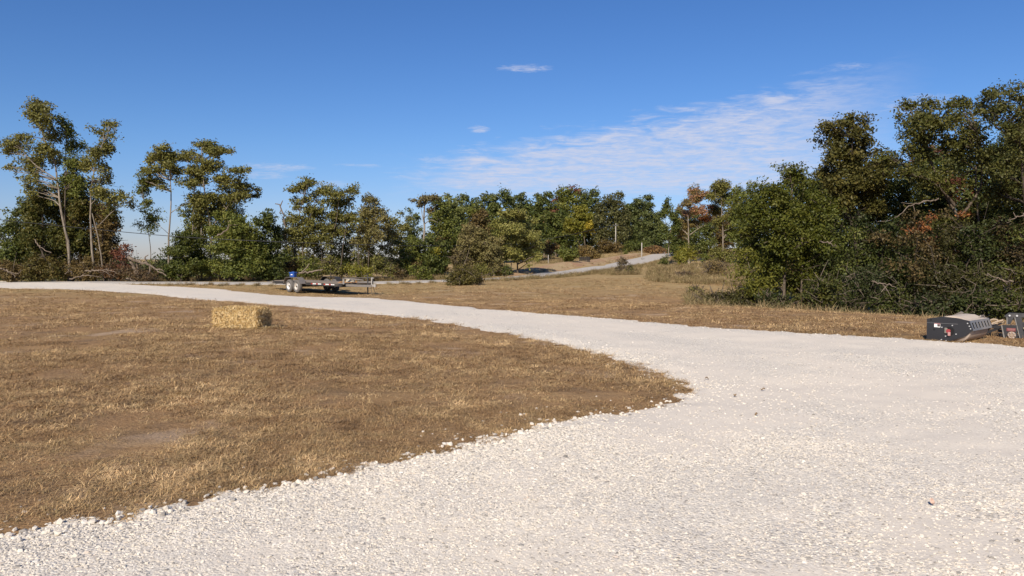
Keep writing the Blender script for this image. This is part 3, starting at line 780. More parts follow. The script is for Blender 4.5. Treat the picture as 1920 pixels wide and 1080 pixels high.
# ---- second stand
tree_px('sapling', 'very thin sapling with small tufts standing alone against the sky', 'tree', 61,
    [([(278, 526), (279, 470), (276, 410), (271, 340)], 0.07, 0.02)],
    [(272, 354, 13, 8), (277, 380, 11, 9), (280, 408, 13, 8), (284, 420, 10, 6), (269, 338, 7, 7), (262, 362, 7, 5), (290, 412, 9, 4), (268, 396, 7, 4), (264, 420, 8, 3)], G_MID, size=0.15, cov=0.7, flat=0.6, twigs=5)
shrub('small green sapling beneath the very thin tree', 292, 59.5, 458, 28, G_MID, n=5, size=0.15, cov=0.6)
shrub('little leafy stem left of the thin sapling', 258, 60, 452, 16, G_MID, n=4, size=0.13, cov=0.5)
tree_px('tree', 'tree with straight pale trunk and flat spreading top beside the sapling', 'tree', 60,
    [([(316, 526), (317, 460), (320, 360), (314, 296)], 0.17, 0.05), ([(319, 400), (340, 385), (356, 372)], 0.05, 0.03), ([(318, 440), (306, 425), (290, 416)], 0.04, 0.02)],
    [(305, 284, 28, 9), (284, 298, 20, 8), (322, 296, 22, 10), (276, 318, 12, 6), (290, 320, 20, 7), (286, 343, 20, 8), (308, 310, 20, 8), (268, 336, 9, 5), (330, 318, 16, 8), (300, 352, 10, 5)],
    G_OLIVE, size=S_L, cov=0.85, flat=0.45, barkm=BARK_PALE, twigs=7)
tree_px('tree', 'broad flat topped tree with tiered foliage, largest of the second stand', 'tree', 60.6,
    [([(394, 526), (394, 440), (386, 350), (380, 280)], 0.22, 0.05), ([(393, 430), (424, 390), (450, 350)], 0.09, 0.03), ([(352, 526), (360, 430), (366, 330)], 0.12, 0.04), ([(378, 526), (376, 430), (384, 360)], 0.12, 0.04)],
    [(378, 273, 26, 9), (412, 284, 27, 9), (356, 290, 26, 10), (440, 318, 24, 8), (400, 306, 32, 10), (362, 318, 26, 9), (462, 350, 26, 9), (424, 340, 34, 10), (384, 338, 30, 11), (476, 366, 11, 7), (444, 366, 22, 8), (356, 345, 20, 9), (404, 366, 30, 10), (374, 378, 26, 12), (398, 396, 26, 12), (366, 408, 20, 12), (384, 428, 22, 14)],
    G_OLIVE, size=S_L, cov=0.85, flat=0.42, barkm=BARK_PALE, twigs=7)
tree_px('cedar_tree', 'dark cedar below the pale straight trunk', 'tree', 58.5,
    [([(340, 527), (342, 480), (344, 440)], 0.12, 0.04)],
    [(346, 446, 20, 16), (335, 472, 28, 18), (362, 470, 26, 20), (332, 500, 34, 18), (364, 502, 34, 18), (320, 515, 20, 10)],
    [(0.022, 0.034, 0.01), (0.046, 0.06, 0.014), (0.08, 0.088, 0.02)], size=0.15, cov=1.2, flat=0.6, twigs=3, barkm=BARK_DARK)
tree_px('tree', 'dense rounded green tree under the broad tiered tree', 'tree', 58.2,
    [([(430, 527), (434, 480), (440, 430)], 0.16, 0.05)],
    [(430, 405, 24, 14), (452, 418, 26, 16), (418, 432, 24, 16), (446, 446, 34, 18), (474, 440, 24, 20), (420, 470, 30, 18), (462, 478, 38, 20), (440, 505, 44, 16), (490, 490, 28, 24), (400, 500, 26, 18)],
    G_MID, size=0.17, cov=1.15, flat=0.5, twigs=3, barkm=BARK_DARK)
tree_px('tree', 'dark shaded tree directly left of the trailer', 'tree', 60,
    [([(508, 527), (506, 470), (500, 430)], 0.15, 0.05)],
    [(496, 412, 20, 14), (508, 432, 20, 18), (500, 462, 26, 20), (520, 480, 20, 20), (506, 505, 32, 18), (522, 448, 12, 12)],
    [(0.02, 0.032, 0.01), (0.042, 0.056, 0.014), (0.07, 0.08, 0.02)], size=0.18, cov=1.1, twigs=3, barkm=BARK_DARK)
limb('bare forked dead limb above the dense rounded tree', [(408, 442), (424, 432), (432, 422), (447, 420)], 0.07, 0.03, 57.2, [[(430, 424), (428, 416), (434, 412)]], name='dead_limb', group='dead limbs caught in the trees')
limb('bare hooked snag rising left of the airy roadside trees', [(536, 450), (533, 412), (528, 392), (522, 383), (516, 382)], 0.10, 0.04, 62, [[(528, 392), (524, 400)], [(525, 387), (530, 376)]], name='dead_limb', group='dead limbs caught in the trees')

for px, dp, top, w_, low, pal, lab, cv in [
    (372, 63, 352, 76, 520, G_MID, 'leafy green tree filling beneath the broad tiered crown', 0.4),
    (430, 63.5, 330, 76, 470, G_OLIVE, 'olive tree behind the right half of the tiered crown', 0.38)]:
    tree_auto('tree', lab, 'tree', px, dp, top, w_, low, pal, n=11, size=0.18, cov=cv, twigs=6, r0=0.12, bare=3)
# ---- airy stand behind the trailer
for px, dp, top, w_, low, pal, lab, cv in [
    (548, 66, 400, 60, 515, G_OLIVE, 'thin low tree behind the rear of the trailer', 0.4),
    (590, 65.5, 382, 62, 512, G_OLIVE, 'sparse tree behind the trailer fenders', 0.36),
    (640, 66.5, 388, 64, 512, G_MID, 'sparse green tree behind the middle of the trailer', 0.36),
    (688, 66, 392, 62, 512, G_OLIVE, 'sparse tree behind the trailer front rail', 0.38),
    (728, 67, 398, 50, 512, G_OLIVE, 'sparse tree right of the trailer coupler', 0.4)]:
    tree_auto('tree', lab, 'tree', px, dp, top, w_, low, pal, n=11, size=0.17, cov=cv, twigs=6, r0=0.11, bare=4)
tree_px('tree', 'airy tree with flat layered top behind the blue box on the trailer', 'tree', 62.5,
    [([(552, 526), (553, 460), (562, 400), (578, 350)], 0.13, 0.04), ([(572, 526), (570, 450), (590, 380)], 0.1, 0.03)],
    [(562, 350, 28, 7), (586, 342, 20, 7), (598, 360, 24, 9), (546, 372, 9, 5), (572, 372, 18, 7), (566, 390, 20, 9), (584, 396, 14, 9), (556, 412, 24, 10), (578, 425, 20, 10), (550, 436, 22, 10), (568, 452, 22, 10)],
    G_OLIVE, size=S_L, cov=0.62, flat=0.45, barkm=BARK, twigs=8)
tree_px('tree', 'airy olive tree with several dark stems behind the trailer deck', 'tree', 63,
    [([(620, 526), (622, 460), (632, 400), (638, 370)], 0.12, 0.04), ([(636, 526), (646, 450), (655, 385)], 0.1, 0.03), ([(604, 526), (604, 460), (600, 410)], 0.1, 0.03)],
    [(634, 364, 24, 8), (660, 356, 14, 8), (626, 382, 28, 9), (654, 380, 22, 10), (602, 400, 22, 9), (640, 402, 26, 10), (606, 426, 24, 10), (660, 412, 16, 11), (630, 436, 18, 8), (600, 446, 16, 9)],
    G_OLIVE, size=S_L, cov=0.6, flat=0.5, twigs=8)
tree_px('tree', 'greyish thin leaved tree behind the trailer tongue', 'tree', 63.5,
    [([(672, 526), (673, 460), (684, 390)], 0.1, 0.03), ([(690, 526), (692, 460), (704, 400)], 0.1, 0.03)],
    [(692, 376, 16, 9), (684, 394, 18, 11), (706, 396, 18, 11), (702, 416, 20, 12), (722, 408, 14, 11), (726, 430, 16, 13), (684, 424, 18, 11), (708, 442, 20, 11), (680, 448, 18, 10)],
    [(0.075, 0.072, 0.026), (0.125, 0.118, 0.048), (0.175, 0.155, 0.075)], size=S_L, cov=0.55, flat=0.6, twigs=8)
shrub('yellow green bush behind the front of the trailer', 672, 60, 462, 56, G_YEL, n=6, size=0.15, cov=0.7, bare=3)
shrub('dark leafy brush behind the trailer fenders', 580, 61, 462, 60, G_MID, n=6, size=0.15, cov=0.65, bare=5)
shrub('olive brush behind the middle of the trailer deck', 625, 61, 474, 56, G_OLIVE, n=6, size=0.15, cov=0.65, bare=5)
shrub('thin tan brush right of the trailer coupler', 715, 61.5, 462, 56, G_OLIVE, n=6, size=0.15, cov=0.6, bare=5)
shrub('low brown brush directly behind the blue box', 552, 61.5, 478, 50, G_BROWN, n=5, size=0.15, cov=0.7, bare=4)
limb('tan fallen log in the brush behind the trailer', [(560, 512), (585, 509), (606, 505)], 0.09, 0.05, 59.6, [[(566, 510), (575, 502), (580, 494)]], group='fallen branches in the brush pile')

# ---- middle stand behind the road
tree_auto('tree', 'green tree at the left end of the middle stand', 'tree', 752, 72, 392, 46, 505, G_OLIVE, n=10, size=0.2, cov=0.75)
tree_auto('tree', 'darker slender tree beside the bleached trunk', 'tree', 776, 76, 386, 38, 500, G_BLUE, n=9, size=0.2, cov=0.8)
tree_px('bleached_tree', 'tree with tall bleached bare trunk and thin grey top', 'tree', 70,
    [([(794, 524), (795, 446), (794, 405), (797, 372)], 0.26, 0.1), ([(796, 420), (806, 412), (822, 418)], 0.08, 0.03), ([(795, 410), (804, 400), (812, 398)], 0.07, 0.03), ([(794, 415), (790, 395), (788, 380)], 0.08, 0.03)],
    [(790, 374, 18, 5), (804, 370, 14, 5), (818, 372, 10, 5), (786, 382, 9, 4)],
    [(0.07, 0.068, 0.03), (0.11, 0.10, 0.05), (0.15, 0.13, 0.07)], size=0.19, cov=0.6, barkm=BARK_PALE, fuzz=0.0, dj=0.15)
tree_auto('tree', 'broad dark green tree right of the bleached trunk', 'tree', 828, 77, 364, 62, 505, G_MID, n=14, size=0.21, cov=1.0, accent=(G_BROWN, 0.25))
tree_auto('tree', 'pale green topped tree behind the bleached trunk', 'tree', 852, 88, 358, 56, 480, [(0.06, 0.08, 0.025), (0.11, 0.13, 0.045), (0.16, 0.17, 0.07)], n=12, size=0.24, cov=0.8)
tree_auto('tree', 'brown tinged round tree in the centre of the middle stand', 'tree', 898, 82, 386, 56, 500, G_BROWN, n=12, size=0.22, cov=1.0, accent=(G_MID, 0.4))
tree_auto('tree', 'olive drooping tree in front of the brown tinged tree', 'tree', 888, 74, 418, 66, 520, [(0.07, 0.068, 0.026), (0.125, 0.115, 0.05), (0.19, 0.165, 0.085)], n=14, size=0.19, cov=0.9)
tree_auto('tree', 'pale olive small tree next to the layered tree', 'tree', 926, 73, 438, 50, 518, [(0.07, 0.07, 0.03), (0.13, 0.12, 0.055), (0.19, 0.165, 0.085)], n=10, size=0.19, cov=0.8)
tree_px('tree', 'wide layered yellow green tree overhanging the road edge', 'tree', 75,
    [([(972, 516), (968, 480), (962, 430)], 0.16, 0.05), ([(958, 516), (958, 480), (950, 440)], 0.12, 0.04)],
    [(955, 402, 24, 9), (976, 400, 18, 8), (938, 418, 24, 9), (984, 418, 24, 10), (958, 426, 26, 10), (996, 438, 18, 10), (972, 444, 26, 10), (944, 446, 22, 10), (1002, 460, 14, 9), (984, 464, 22, 9), (956, 470, 22, 10), (1006, 478, 9, 7), (976, 482, 20, 8), (936, 470, 18, 10)],
    [(0.085, 0.092, 0.024), (0.15, 0.155, 0.05), (0.21, 0.20, 0.075)], size=0.19, cov=1.2, flat=0.45, up=0.5)
tree_auto('tree', 'vine tangled dark tree left of the roadside bush', 'tree', 812, 69, 440, 62, 524, G_DARK, n=11, size=0.19, cov=0.8, accent=(G_YEL, 0.2))
tree_auto('tree', 'shaded green tree low in the middle stand', 'tree', 770, 68, 440, 56, 520, G_MID, n=10, size=0.19, cov=0.7, accent=(G_BROWN, 0.3))
tree_auto('tree', 'grey brown thin tree just behind the roadside bush', 'tree', 862, 69, 466, 46, 520, [(0.06, 0.05, 0.028), (0.10, 0.085, 0.045), (0.14, 0.12, 0.06)], n=9, size=0.18, cov=0.6, bare=4)
shrub('round bright green shrub at the foot of the middle stand', 790, 63.5, 488, 44, G_MID, n=6, size=0.15, cov=0.9)
shrub('dark brown green bush standing alone on the near road verge', 868, 52, 492, 66, [(0.035, 0.037, 0.013), (0.075, 0.07, 0.022), (0.115, 0.10, 0.035)], n=12, size=0.12, cov=0.75, bare=5)
shrub('small bush tucked under the right side of the roadside bush', 892, 53, 505, 30, G_BROWN, n=6, size=0.11, cov=0.6, bare=4)
shrub('dry brush under the olive drooping tree', 905, 71, 488, 44, G_OLIVE, n=6, size=0.16, cov=0.7, bare=3)
shrub('dark brush at the trunk of the layered tree', 945, 73, 492, 40, G_DARK, n=5, size=0.16, cov=0.8)
shrub('shaded brush left of the bright green shrub', 745, 64.5, 494, 40, G_BROWN, n=5, size=0.15, cov=0.6, bare=4)
for i, (px, top, w_, lab) in enumerate([(868, 366, 50, 'leftmost dark oak on the skyline behind the middle stand'), (905, 360, 52, 'second dark oak on the skyline behind the middle stand'), (938, 354, 54, 'highest dark oak on the skyline behind the middle stand'), (972, 358, 50, 'dark oak on the skyline above the layered tree'), (1000, 374, 40, 'lower dark oak on the skyline right of the layered tree')]):
    tree_auto('oak_tree', lab, 'tree', px, 112 + 4 * (i % 2), top, w_ * 1.15, 485, G_BLUE if i % 2 else G_DARK, n=13, size=0.34, cov=0.8, twigs=3, r0=0.25, group='oaks on the skyline')

# ---- hilltop stand
for px, dp, top, w_, pal, lab, acc in [
    (1020, 138, 358, 46, G_DARK, 'dark oak at the left end of the hilltop stand', None),
    (1062, 136, 345, 72, G_MID, 'largest hilltop oak with reddish tinted patches', (RED, 0.14)),
    (1102, 142, 350, 54, G_DARK, 'dark oak behind the gold tinged tree', None),
    (1145, 140, 358, 66, [(0.035, 0.042, 0.018), (0.07, 0.075, 0.03), (0.105, 0.10, 0.045)], 'rounded grey green oak above the pale pole', None),
    (1178, 146, 376, 46, G_DARK, 'dark tree between grey green oak and dark blue green tree', None),
    (1206, 143, 364, 52, G_BLUE, 'dark blue green tree at the right end of the hilltop stand', None),
    (1042, 128, 392, 52, G_DARK, 'shadowed tree filling the left of the hilltop stand', None),
    (1222, 150, 400, 40, G_BLUE, 'short dark tree behind the hilltop stand end', None)]:
    tree_auto('oak_tree', lab, 'tree', px, dp, top, w_ * 1.12, 474, pal, n=15, size=0.38, cov=0.8, twigs=3, r0=0.3, accent=acc, group='hilltop oaks')
tree_px('tree', 'gold tinged green tree in front of the hilltop oaks', 'tree', 122,
    [([(1098, 484), (1096, 450), (1090, 410)], 0.22, 0.06), ([(1096, 455), (1078, 435)], 0.1, 0.04)],
    [(1092, 388, 14, 9), (1086, 402, 14, 9), (1100, 404, 12, 10), (1072, 418, 16, 9), (1092, 420, 20, 10), (1106, 424, 10, 9, GOLD), (1084, 432, 18, 7), (1066, 428, 10, 6)],
    G_YEL, size=0.3, cov=1.1, flat=0.5)
shrub('round dark green bush on the slope above the road', 1066, 95, 456, 44, G_MID, n=12, size=0.2, cov=1.1)
shrub('rust coloured brush left of the round hillside bush', 1030, 120, 446, 34, [(0.09, 0.065, 0.03), (0.16, 0.10, 0.05), (0.12, 0.11, 0.04)], n=6, size=0.24, cov=0.7, bare=3)
shrub('tan and orange brush right of the round hillside bush', 1104, 112, 458, 50, [(0.10, 0.075, 0.03), (0.16, 0.115, 0.05), (0.12, 0.12, 0.04)], n=7, size=0.22, cov=0.6, bare=4)
shrub('brush in shade under the grey green hilltop oak', 1140, 132, 452, 60, G_BROWN, n=7, size=0.28, cov=0.7)
shrub('small green shrub right of the tall pale pole', 1173, 120, 462, 14, G_MID, n=4, size=0.2, cov=0.8)
shrub('low dark brush under the blue green hilltop tree', 1195, 136, 452, 70, G_DARK, n=8, size=0.28, cov=0.9)
shrub('reddish dry brush beside the road crest', 1225, 126, 462, 44, [(0.10, 0.06, 0.03), (0.17, 0.10, 0.055), (0.13, 0.10, 0.04)], n=6, size=0.24, cov=0.7, bare=3)

# ---- stand right of the road crest
tree_px('tree', 'slim dark tree with pale bare fork right of the road', 'tree', 94,
    [([(1252, 496), (1253, 450), (1249, 425), (1246, 412)], 0.16, 0.05), ([(1253, 445), (1260, 425), (1257, 412)], 0.1, 0.03)],
    [(1251, 384, 8, 9), (1248, 400, 12, 12), (1262, 408, 12, 12), (1244, 424, 11, 11), (1266, 430, 12, 12), (1250, 446, 14, 10)],
    G_DARK, size=0.22, cov=0.7, barkm=BARK_PALE)
tree_px('tree', 'sparse tree with pinkish dying leaves on bare branches', 'tree', 96,
    [([(1292, 490), (1291, 440), (1290, 400), (1296, 370)], 0.24, 0.06), ([(1290, 440), (1280, 430), (1268, 415)], 0.1, 0.04), ([(1294, 440), (1315, 425), (1335, 415)], 0.1, 0.04)],
    [(1300, 356, 14, 8, PINK), (1318, 366, 15, 8, PINK), (1304, 376, 18, 8, PINK), (1284, 380, 14, 8), (1274, 396, 13, 8), (1296, 396, 18, 8, PINK), (1322, 392, 14, 8, PINK), (1282, 415, 16, 9), (1325, 408, 16, 6, RUST), (1308, 420, 16, 9), (1272, 432, 14, 9)],
    [(0.08, 0.07, 0.028), (0.13, 0.105, 0.04), (0.18, 0.13, 0.055)], size=0.2, cov=0.5, barkm=BARK_PALE, bare=7)
tree_px('tree', 'open grey trunked tree right of the pinkish tree', 'tree', 93,
    [([(1356, 494), (1356, 450), (1354, 410), (1350, 360)], 0.24, 0.06), ([(1355, 415), (1368, 402), (1380, 394)], 0.1, 0.03)],
    [(1346, 346, 16, 8), (1362, 352, 14, 9), (1340, 364, 16, 9), (1372, 366, 16, 11), (1356, 380, 20, 10), (1380, 384, 14, 11), (1340, 392, 14, 10), (1372, 402, 18, 11), (1350, 416, 16, 10), (1388, 414, 14, 13), (1366, 436, 16, 12)],
    G_OLIVE, size=0.21, cov=0.7, barkm=BARK_PALE, bare=4)
tree_auto('tree', 'green tree behind the left shoulder of the right hand woods', 'tree', 1392, 88, 336, 60, 480, G_MID, n=13, size=0.23, cov=0.9)
tree_auto('tree', 'dark tree filling behind the pinkish tree', 'tree', 1310, 112, 392, 64, 480, G_DARK, n=11, size=0.27, cov=0.8)
tree_auto('tree', 'dark tree filling behind the open grey tree', 'tree', 1350, 116, 386, 60, 480, G_BROWN, n=11, size=0.27, cov=0.8)
tree_auto('tree', 'short dark tree just right of the road crest gap', 'tree', 1270, 118, 420, 50, 480, G_DARK, n=9, size=0.27, cov=0.8)
shrub('bright yellow green bush right of the pale forked trunk', 1284, 88, 446, 50, G_YEL, n=8, size=0.18, cov=1.0)
shrub('small dark bush at the foot of the pale forked trunk', 1246, 88, 470, 24, G_DARK, n=5, size=0.17, cov=0.9)
shrub('upright dark green shrub on the tan slope', 1321, 84, 462, 20, G_MID, n=5, size=0.17, cov=1.0)
shrub('olive undergrowth below the open grey tree', 1352, 90, 455, 60, G_OLIVE, n=7, size=0.19, cov=0.7, bare=3)
shrub('grey twiggy bush in the field left of the road crest', 1166, 72, 482, 30, [(0.07, 0.055, 0.035), (0.12, 0.095, 0.06), (0.10, 0.10, 0.05)], n=7, size=0.12, cov=0.35, bare=14)
shrub('spindly weedy sapling beside the grey twiggy bush', 1182, 71, 484, 16, G_OLIVE, n=5, size=0.12, cov=0.35, bare=6)
shrub('tall dry weeds on the tan slope left of the woods', 1345, 66, 488, 60, [(0.10, 0.085, 0.04), (0.15, 0.12, 0.06), (0.19, 0.14, 0.075)], n=9, size=0.11, cov=0.3, bare=10)
shrub('purple brown weed clump in the hollow of the field', 1280, 64, 508, 40, [(0.08, 0.055, 0.04), (0.13, 0.09, 0.06), (0.11, 0.09, 0.045)], n=7, size=0.11, cov=0.3, bare=10)
shrub('green topped weeds edging the hollow in the field', 1305, 40, 535, 34, G_OLIVE, n=6, size=0.09, cov=0.3, bare=8)
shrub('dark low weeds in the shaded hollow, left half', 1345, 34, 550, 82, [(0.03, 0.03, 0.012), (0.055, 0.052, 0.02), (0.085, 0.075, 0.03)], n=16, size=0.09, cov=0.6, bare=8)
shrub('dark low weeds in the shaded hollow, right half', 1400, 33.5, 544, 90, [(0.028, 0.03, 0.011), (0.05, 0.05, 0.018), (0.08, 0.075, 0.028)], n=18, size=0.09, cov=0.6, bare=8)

# ---- woods on the right: leaf gain lowered, the wood's own shade put into colour
LEAF_GAIN = np.array([1.2, 1.16, 1.0])
SR = 0.125
tree_px('tree', 'bushy yellow green tree at the left front of the right hand woods', 'tree', 34.5,
    [([(1470, 596), (1472, 500), (1474, 400)], 0.16, 0.05), ([(1500, 596), (1505, 490), (1510, 400)], 0.12, 0.04)],
    [(1474, 332, 34, 17), (1436, 362, 34, 20), (1504, 352, 36, 22), (1470, 372, 36, 22), (1412, 395, 26, 20), (1440, 408, 36, 22), (1492, 408, 38, 26), (1538, 390, 28, 26), (1414, 440, 30, 18), (1462, 446, 38, 24), (1520, 440, 36, 26), (1408, 482, 24, 16), (1448, 488, 34, 22), (1500, 482, 34, 26), (1546, 440, 22, 28), (1430, 520, 26, 18), (1480, 525, 34, 22)],
    [(0.04, 0.053, 0.008), (0.078, 0.09, 0.014), (0.122, 0.122, 0.021)], size=0.115, cov=0.8, flat=0.6, twigs=4, shell=0.5)
tree_px('tree', 'small slanting tree with thin trunk at the woods left border', 'tree', 32.5,
    [([(1421, 594), (1416, 550), (1404, 505), (1400, 480)], 0.05, 0.02)],
    [(1402, 478, 16, 11), (1412, 500, 16, 12), (1396, 505, 12, 8), (1424, 528, 20, 13), (1434, 548, 16, 12), (1408, 470, 12, 8)],
    G_YEL, size=0.11, cov=0.7, flat=0.6, twigs=4)
tree_px('oak_tree', 'tall columnar oak rising above the yellow green tree', 'tree', 39,
    [([(1600, 600), (1602, 480), (1600, 360), (1598, 260)], 0.24, 0.05)],
    [(1558, 236, 18, 12), (1590, 228, 20, 12), (1616, 228, 16, 10), (1632, 240, 12, 10), (1556, 262, 22, 16), (1590, 256, 26, 16), (1624, 262, 22, 16), (1552, 292, 20, 16), (1588, 290, 30, 20), (1624, 296, 26, 20), (1650, 306, 18, 14), (1552, 322, 24, 14), (1594, 326, 34, 20), (1636, 332, 28, 18), (1562, 350, 26, 16), (1604, 358, 32, 18), (1648, 352, 20, 14), (1580, 385, 34, 20), (1630, 390, 28, 20)],
    [(0.045, 0.05, 0.013), (0.085, 0.082, 0.022), (0.13, 0.108, 0.03)], size=0.135, cov=0.85, flat=0.6, twigs=5, barkm=BARK_DARK)
tree_px('oak_tree', 'great spreading oak with leaning limbs in the right hand woods', 'tree', 36,
    [([(1826, 606), (1818, 480), (1796, 400), (1768, 335), (1732, 268)], 0.26, 0.07), ([(1800, 410), (1836, 350), (1838, 280)], 0.14, 0.05), ([(1790, 385), (1740, 345), (1690, 300)], 0.12, 0.04), ([(1836, 600), (1842, 460), (1836, 340), (1830, 250)], 0.14, 0.05)],
    [(1700, 200, 18, 10), (1682, 213, 12, 8), (1714, 214, 15, 10), (1744, 196, 20, 11), (1770, 204, 18, 12), (1796, 194, 18, 12), (1810, 210, 16, 14), (1730, 226, 18, 11), (1760, 228, 24, 14), (1790, 232, 26, 15), (1820, 238, 18, 15), (1704, 250, 20, 12), (1742, 254, 26, 14), (1784, 260, 28, 16), (1820, 268, 22, 18), (1700, 278, 16, 12), (1730, 284, 24, 12), (1800, 290, 26, 16), (1840, 292, 18, 16), (1670, 300, 18, 12), (1690, 325, 24, 12), (1780, 320, 24, 14), (1740, 345, 22, 10), (1780, 345, 20, 12, RED), (1722, 424, 15, 9, RUST), (1746, 408, 11, 7, RUST), (1810, 398, 12, 7, RUST)],
    [(0.045, 0.055, 0.014), (0.085, 0.09, 0.022), (0.13, 0.12, 0.032)], size=0.125, cov=0.75, flat=0.6, twigs=7, barkm=BARK, limb_r=0.08)
tree_px('oak_tree', 'tall open oak cut by the right edge of the picture', 'tree', 33.5,
    [([(1925, 606), (1922, 450), (1912, 320), (1905, 240)], 0.24, 0.06), ([(1910, 270), (1880, 240), (1852, 215)], 0.08, 0.03)],
    [(1836, 184, 16, 8), (1858, 172, 18, 10), (1882, 174, 18, 12), (1846, 204, 16, 9), (1906, 186, 18, 14), (1934, 180, 20, 16), (1880, 206, 20, 11), (1918, 216, 22, 16), (1898, 240, 20, 14), (1940, 250, 26, 22), (1914, 272, 22, 14), (1880, 282, 18, 14), (1900, 304, 22, 16), (1940, 300, 26, 24), (1878, 320, 22, 15), (1912, 340, 26, 18), (1950, 350, 26, 26), (1880, 352, 22, 16)],
    [(0.042, 0.052, 0.014), (0.08, 0.085, 0.024), (0.12, 0.115, 0.034)], size=0.12, cov=0.75, flat=0.6, twigs=7, barkm=BARK_DARK)
for px, dp, top, w_, low, pal, lab, acc in [
    (1562, 42, 300, 130, 560, G_DARK, 'shadowed tree behind the tall columnar oak', None),
    (1655, 42, 286, 150, 565, G_DARK, 'dark tree filling between columnar oak and spreading oak', (G_BROWN, 0.25)),
    (1735, 43, 262, 150, 570, G_DARK, 'dark tree below the spreading oak limbs', (RED, 0.12)),
    (1806, 44, 246, 150, 575, G_BROWN, 'brownish shaded tree at the heart of the right woods', (G_DARK, 0.5)),
    (1880, 42, 226, 150, 580, G_DARK, 'dark tree behind the open oak at the right edge', (G_BROWN, 0.2)),
    (1955, 38, 230, 150, 585, G_DARK, 'dark tree leaving the frame at the right edge', None),
    (1440, 47, 350, 110, 560, G_MID, 'green tree deep behind the bushy yellow green tree', None),
    (1520, 46, 330, 100, 560, G_BROWN, 'brown tinged tree between yellow green tree and columnar oak', (G_DARK, 0.4))]:
    tree_auto('tree', lab, 'tree', px, dp, top, w_, low, pal, n=20, size=0.16, cov=0.62, twigs=5, r0=0.2, accent=acc, barkm=BARK_DARK, bare=1)
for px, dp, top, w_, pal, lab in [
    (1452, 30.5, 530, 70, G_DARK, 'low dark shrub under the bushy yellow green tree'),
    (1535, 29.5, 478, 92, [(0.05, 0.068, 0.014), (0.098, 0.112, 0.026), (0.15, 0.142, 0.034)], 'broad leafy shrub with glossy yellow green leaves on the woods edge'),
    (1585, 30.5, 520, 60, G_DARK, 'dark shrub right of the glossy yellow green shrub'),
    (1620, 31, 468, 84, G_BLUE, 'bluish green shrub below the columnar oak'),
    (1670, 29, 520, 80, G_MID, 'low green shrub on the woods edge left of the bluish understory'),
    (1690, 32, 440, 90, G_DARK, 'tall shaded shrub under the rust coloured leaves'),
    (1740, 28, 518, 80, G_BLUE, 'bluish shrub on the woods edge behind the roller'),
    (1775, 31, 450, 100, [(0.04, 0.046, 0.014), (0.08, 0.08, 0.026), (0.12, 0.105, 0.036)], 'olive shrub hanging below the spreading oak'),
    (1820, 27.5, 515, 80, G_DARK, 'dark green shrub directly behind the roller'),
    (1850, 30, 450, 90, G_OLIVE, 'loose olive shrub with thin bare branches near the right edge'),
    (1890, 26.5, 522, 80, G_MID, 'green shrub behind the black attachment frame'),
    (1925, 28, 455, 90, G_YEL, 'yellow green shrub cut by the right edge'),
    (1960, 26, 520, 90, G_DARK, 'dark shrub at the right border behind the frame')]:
    shrub(lab, px, dp, top, w_, [tuple(0.62 * q for q in c_) for c_ in pal], n=11, size=0.105, cov=0.55, bare=4)  # palette darkened, painting the shade at the foot of the wood
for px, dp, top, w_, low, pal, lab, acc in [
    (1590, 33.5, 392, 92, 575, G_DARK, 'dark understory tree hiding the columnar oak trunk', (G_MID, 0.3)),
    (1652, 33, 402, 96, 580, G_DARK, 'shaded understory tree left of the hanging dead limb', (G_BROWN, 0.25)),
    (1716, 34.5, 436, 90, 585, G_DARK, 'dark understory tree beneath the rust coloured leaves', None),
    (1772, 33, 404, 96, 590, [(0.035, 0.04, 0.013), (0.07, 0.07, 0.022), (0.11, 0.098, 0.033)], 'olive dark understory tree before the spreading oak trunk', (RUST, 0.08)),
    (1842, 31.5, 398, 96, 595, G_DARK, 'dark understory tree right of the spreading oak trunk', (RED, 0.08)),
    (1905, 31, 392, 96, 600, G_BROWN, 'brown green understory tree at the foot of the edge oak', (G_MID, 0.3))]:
    tree_auto('tree', lab, 'tree', px, dp, top, w_, low, [tuple(0.72 * q for q in c_) for c_ in pal], n=13, size=0.115, cov=0.46, twigs=4, r0=0.1, accent=acc, barkm=BARK_DARK, bare=1)  # leaf tones scaled down, shade inside the wood put into colour
for lab, pts, fk, dp in [
    ('long pale dead limb hanging across the spreading oak', [(1760, 372), (1735, 378), (1706, 386), (1690, 400), (1668, 412), (1645, 416)], [[(1735, 378), (1715, 382), (1690, 380)], [(1712, 384), (1716, 402), (1714, 414)]], 33.5),
    ('pale broken branch poking out low in the right woods', [(1635, 527), (1655, 533), (1688, 541)], [[(1655, 533), (1664, 545), (1670, 556)], [(1662, 536), (1652, 548)]], 28.7),
    ('thin grey dead branch near the right edge of the woods', [(1930, 400), (1905, 408), (1888, 418)], [[(1905, 408), (1900, 398)]], 29),
    ('bare branch sticking out left above the black frame', [(1900, 528), (1870, 522), (1846, 514)], [[(1870, 522), (1852, 530)]], 26.2),
    ('short pale branch in the shade below the columnar oak', [(1538, 452), (1555, 456), (1568, 462)], [[(1555, 456), (1562, 450)]], 31)]:
    limb(lab, pts, 0.035, 0.012, dp, fk, name='dead_limb', group='dead limbs caught in the trees')
tree_px('tree', 'young tree hung with dead rust orange leaves in front of the dark woods', 'tree', 31.6,
    [([(1720, 600), (1722, 500), (1724, 425)], 0.06, 0.02)],
    [(1722, 425, 13, 9, RUST), (1745, 408, 10, 7, RUST), (1706, 432, 9, 6, RUST), (1735, 425, 10, 7, RUST), (1724, 460, 16, 12), (1708, 490, 16, 14), (1738, 500, 18, 14)],
    G_BROWN, size=0.105, cov=0.6, barkm=BARK_DARK)
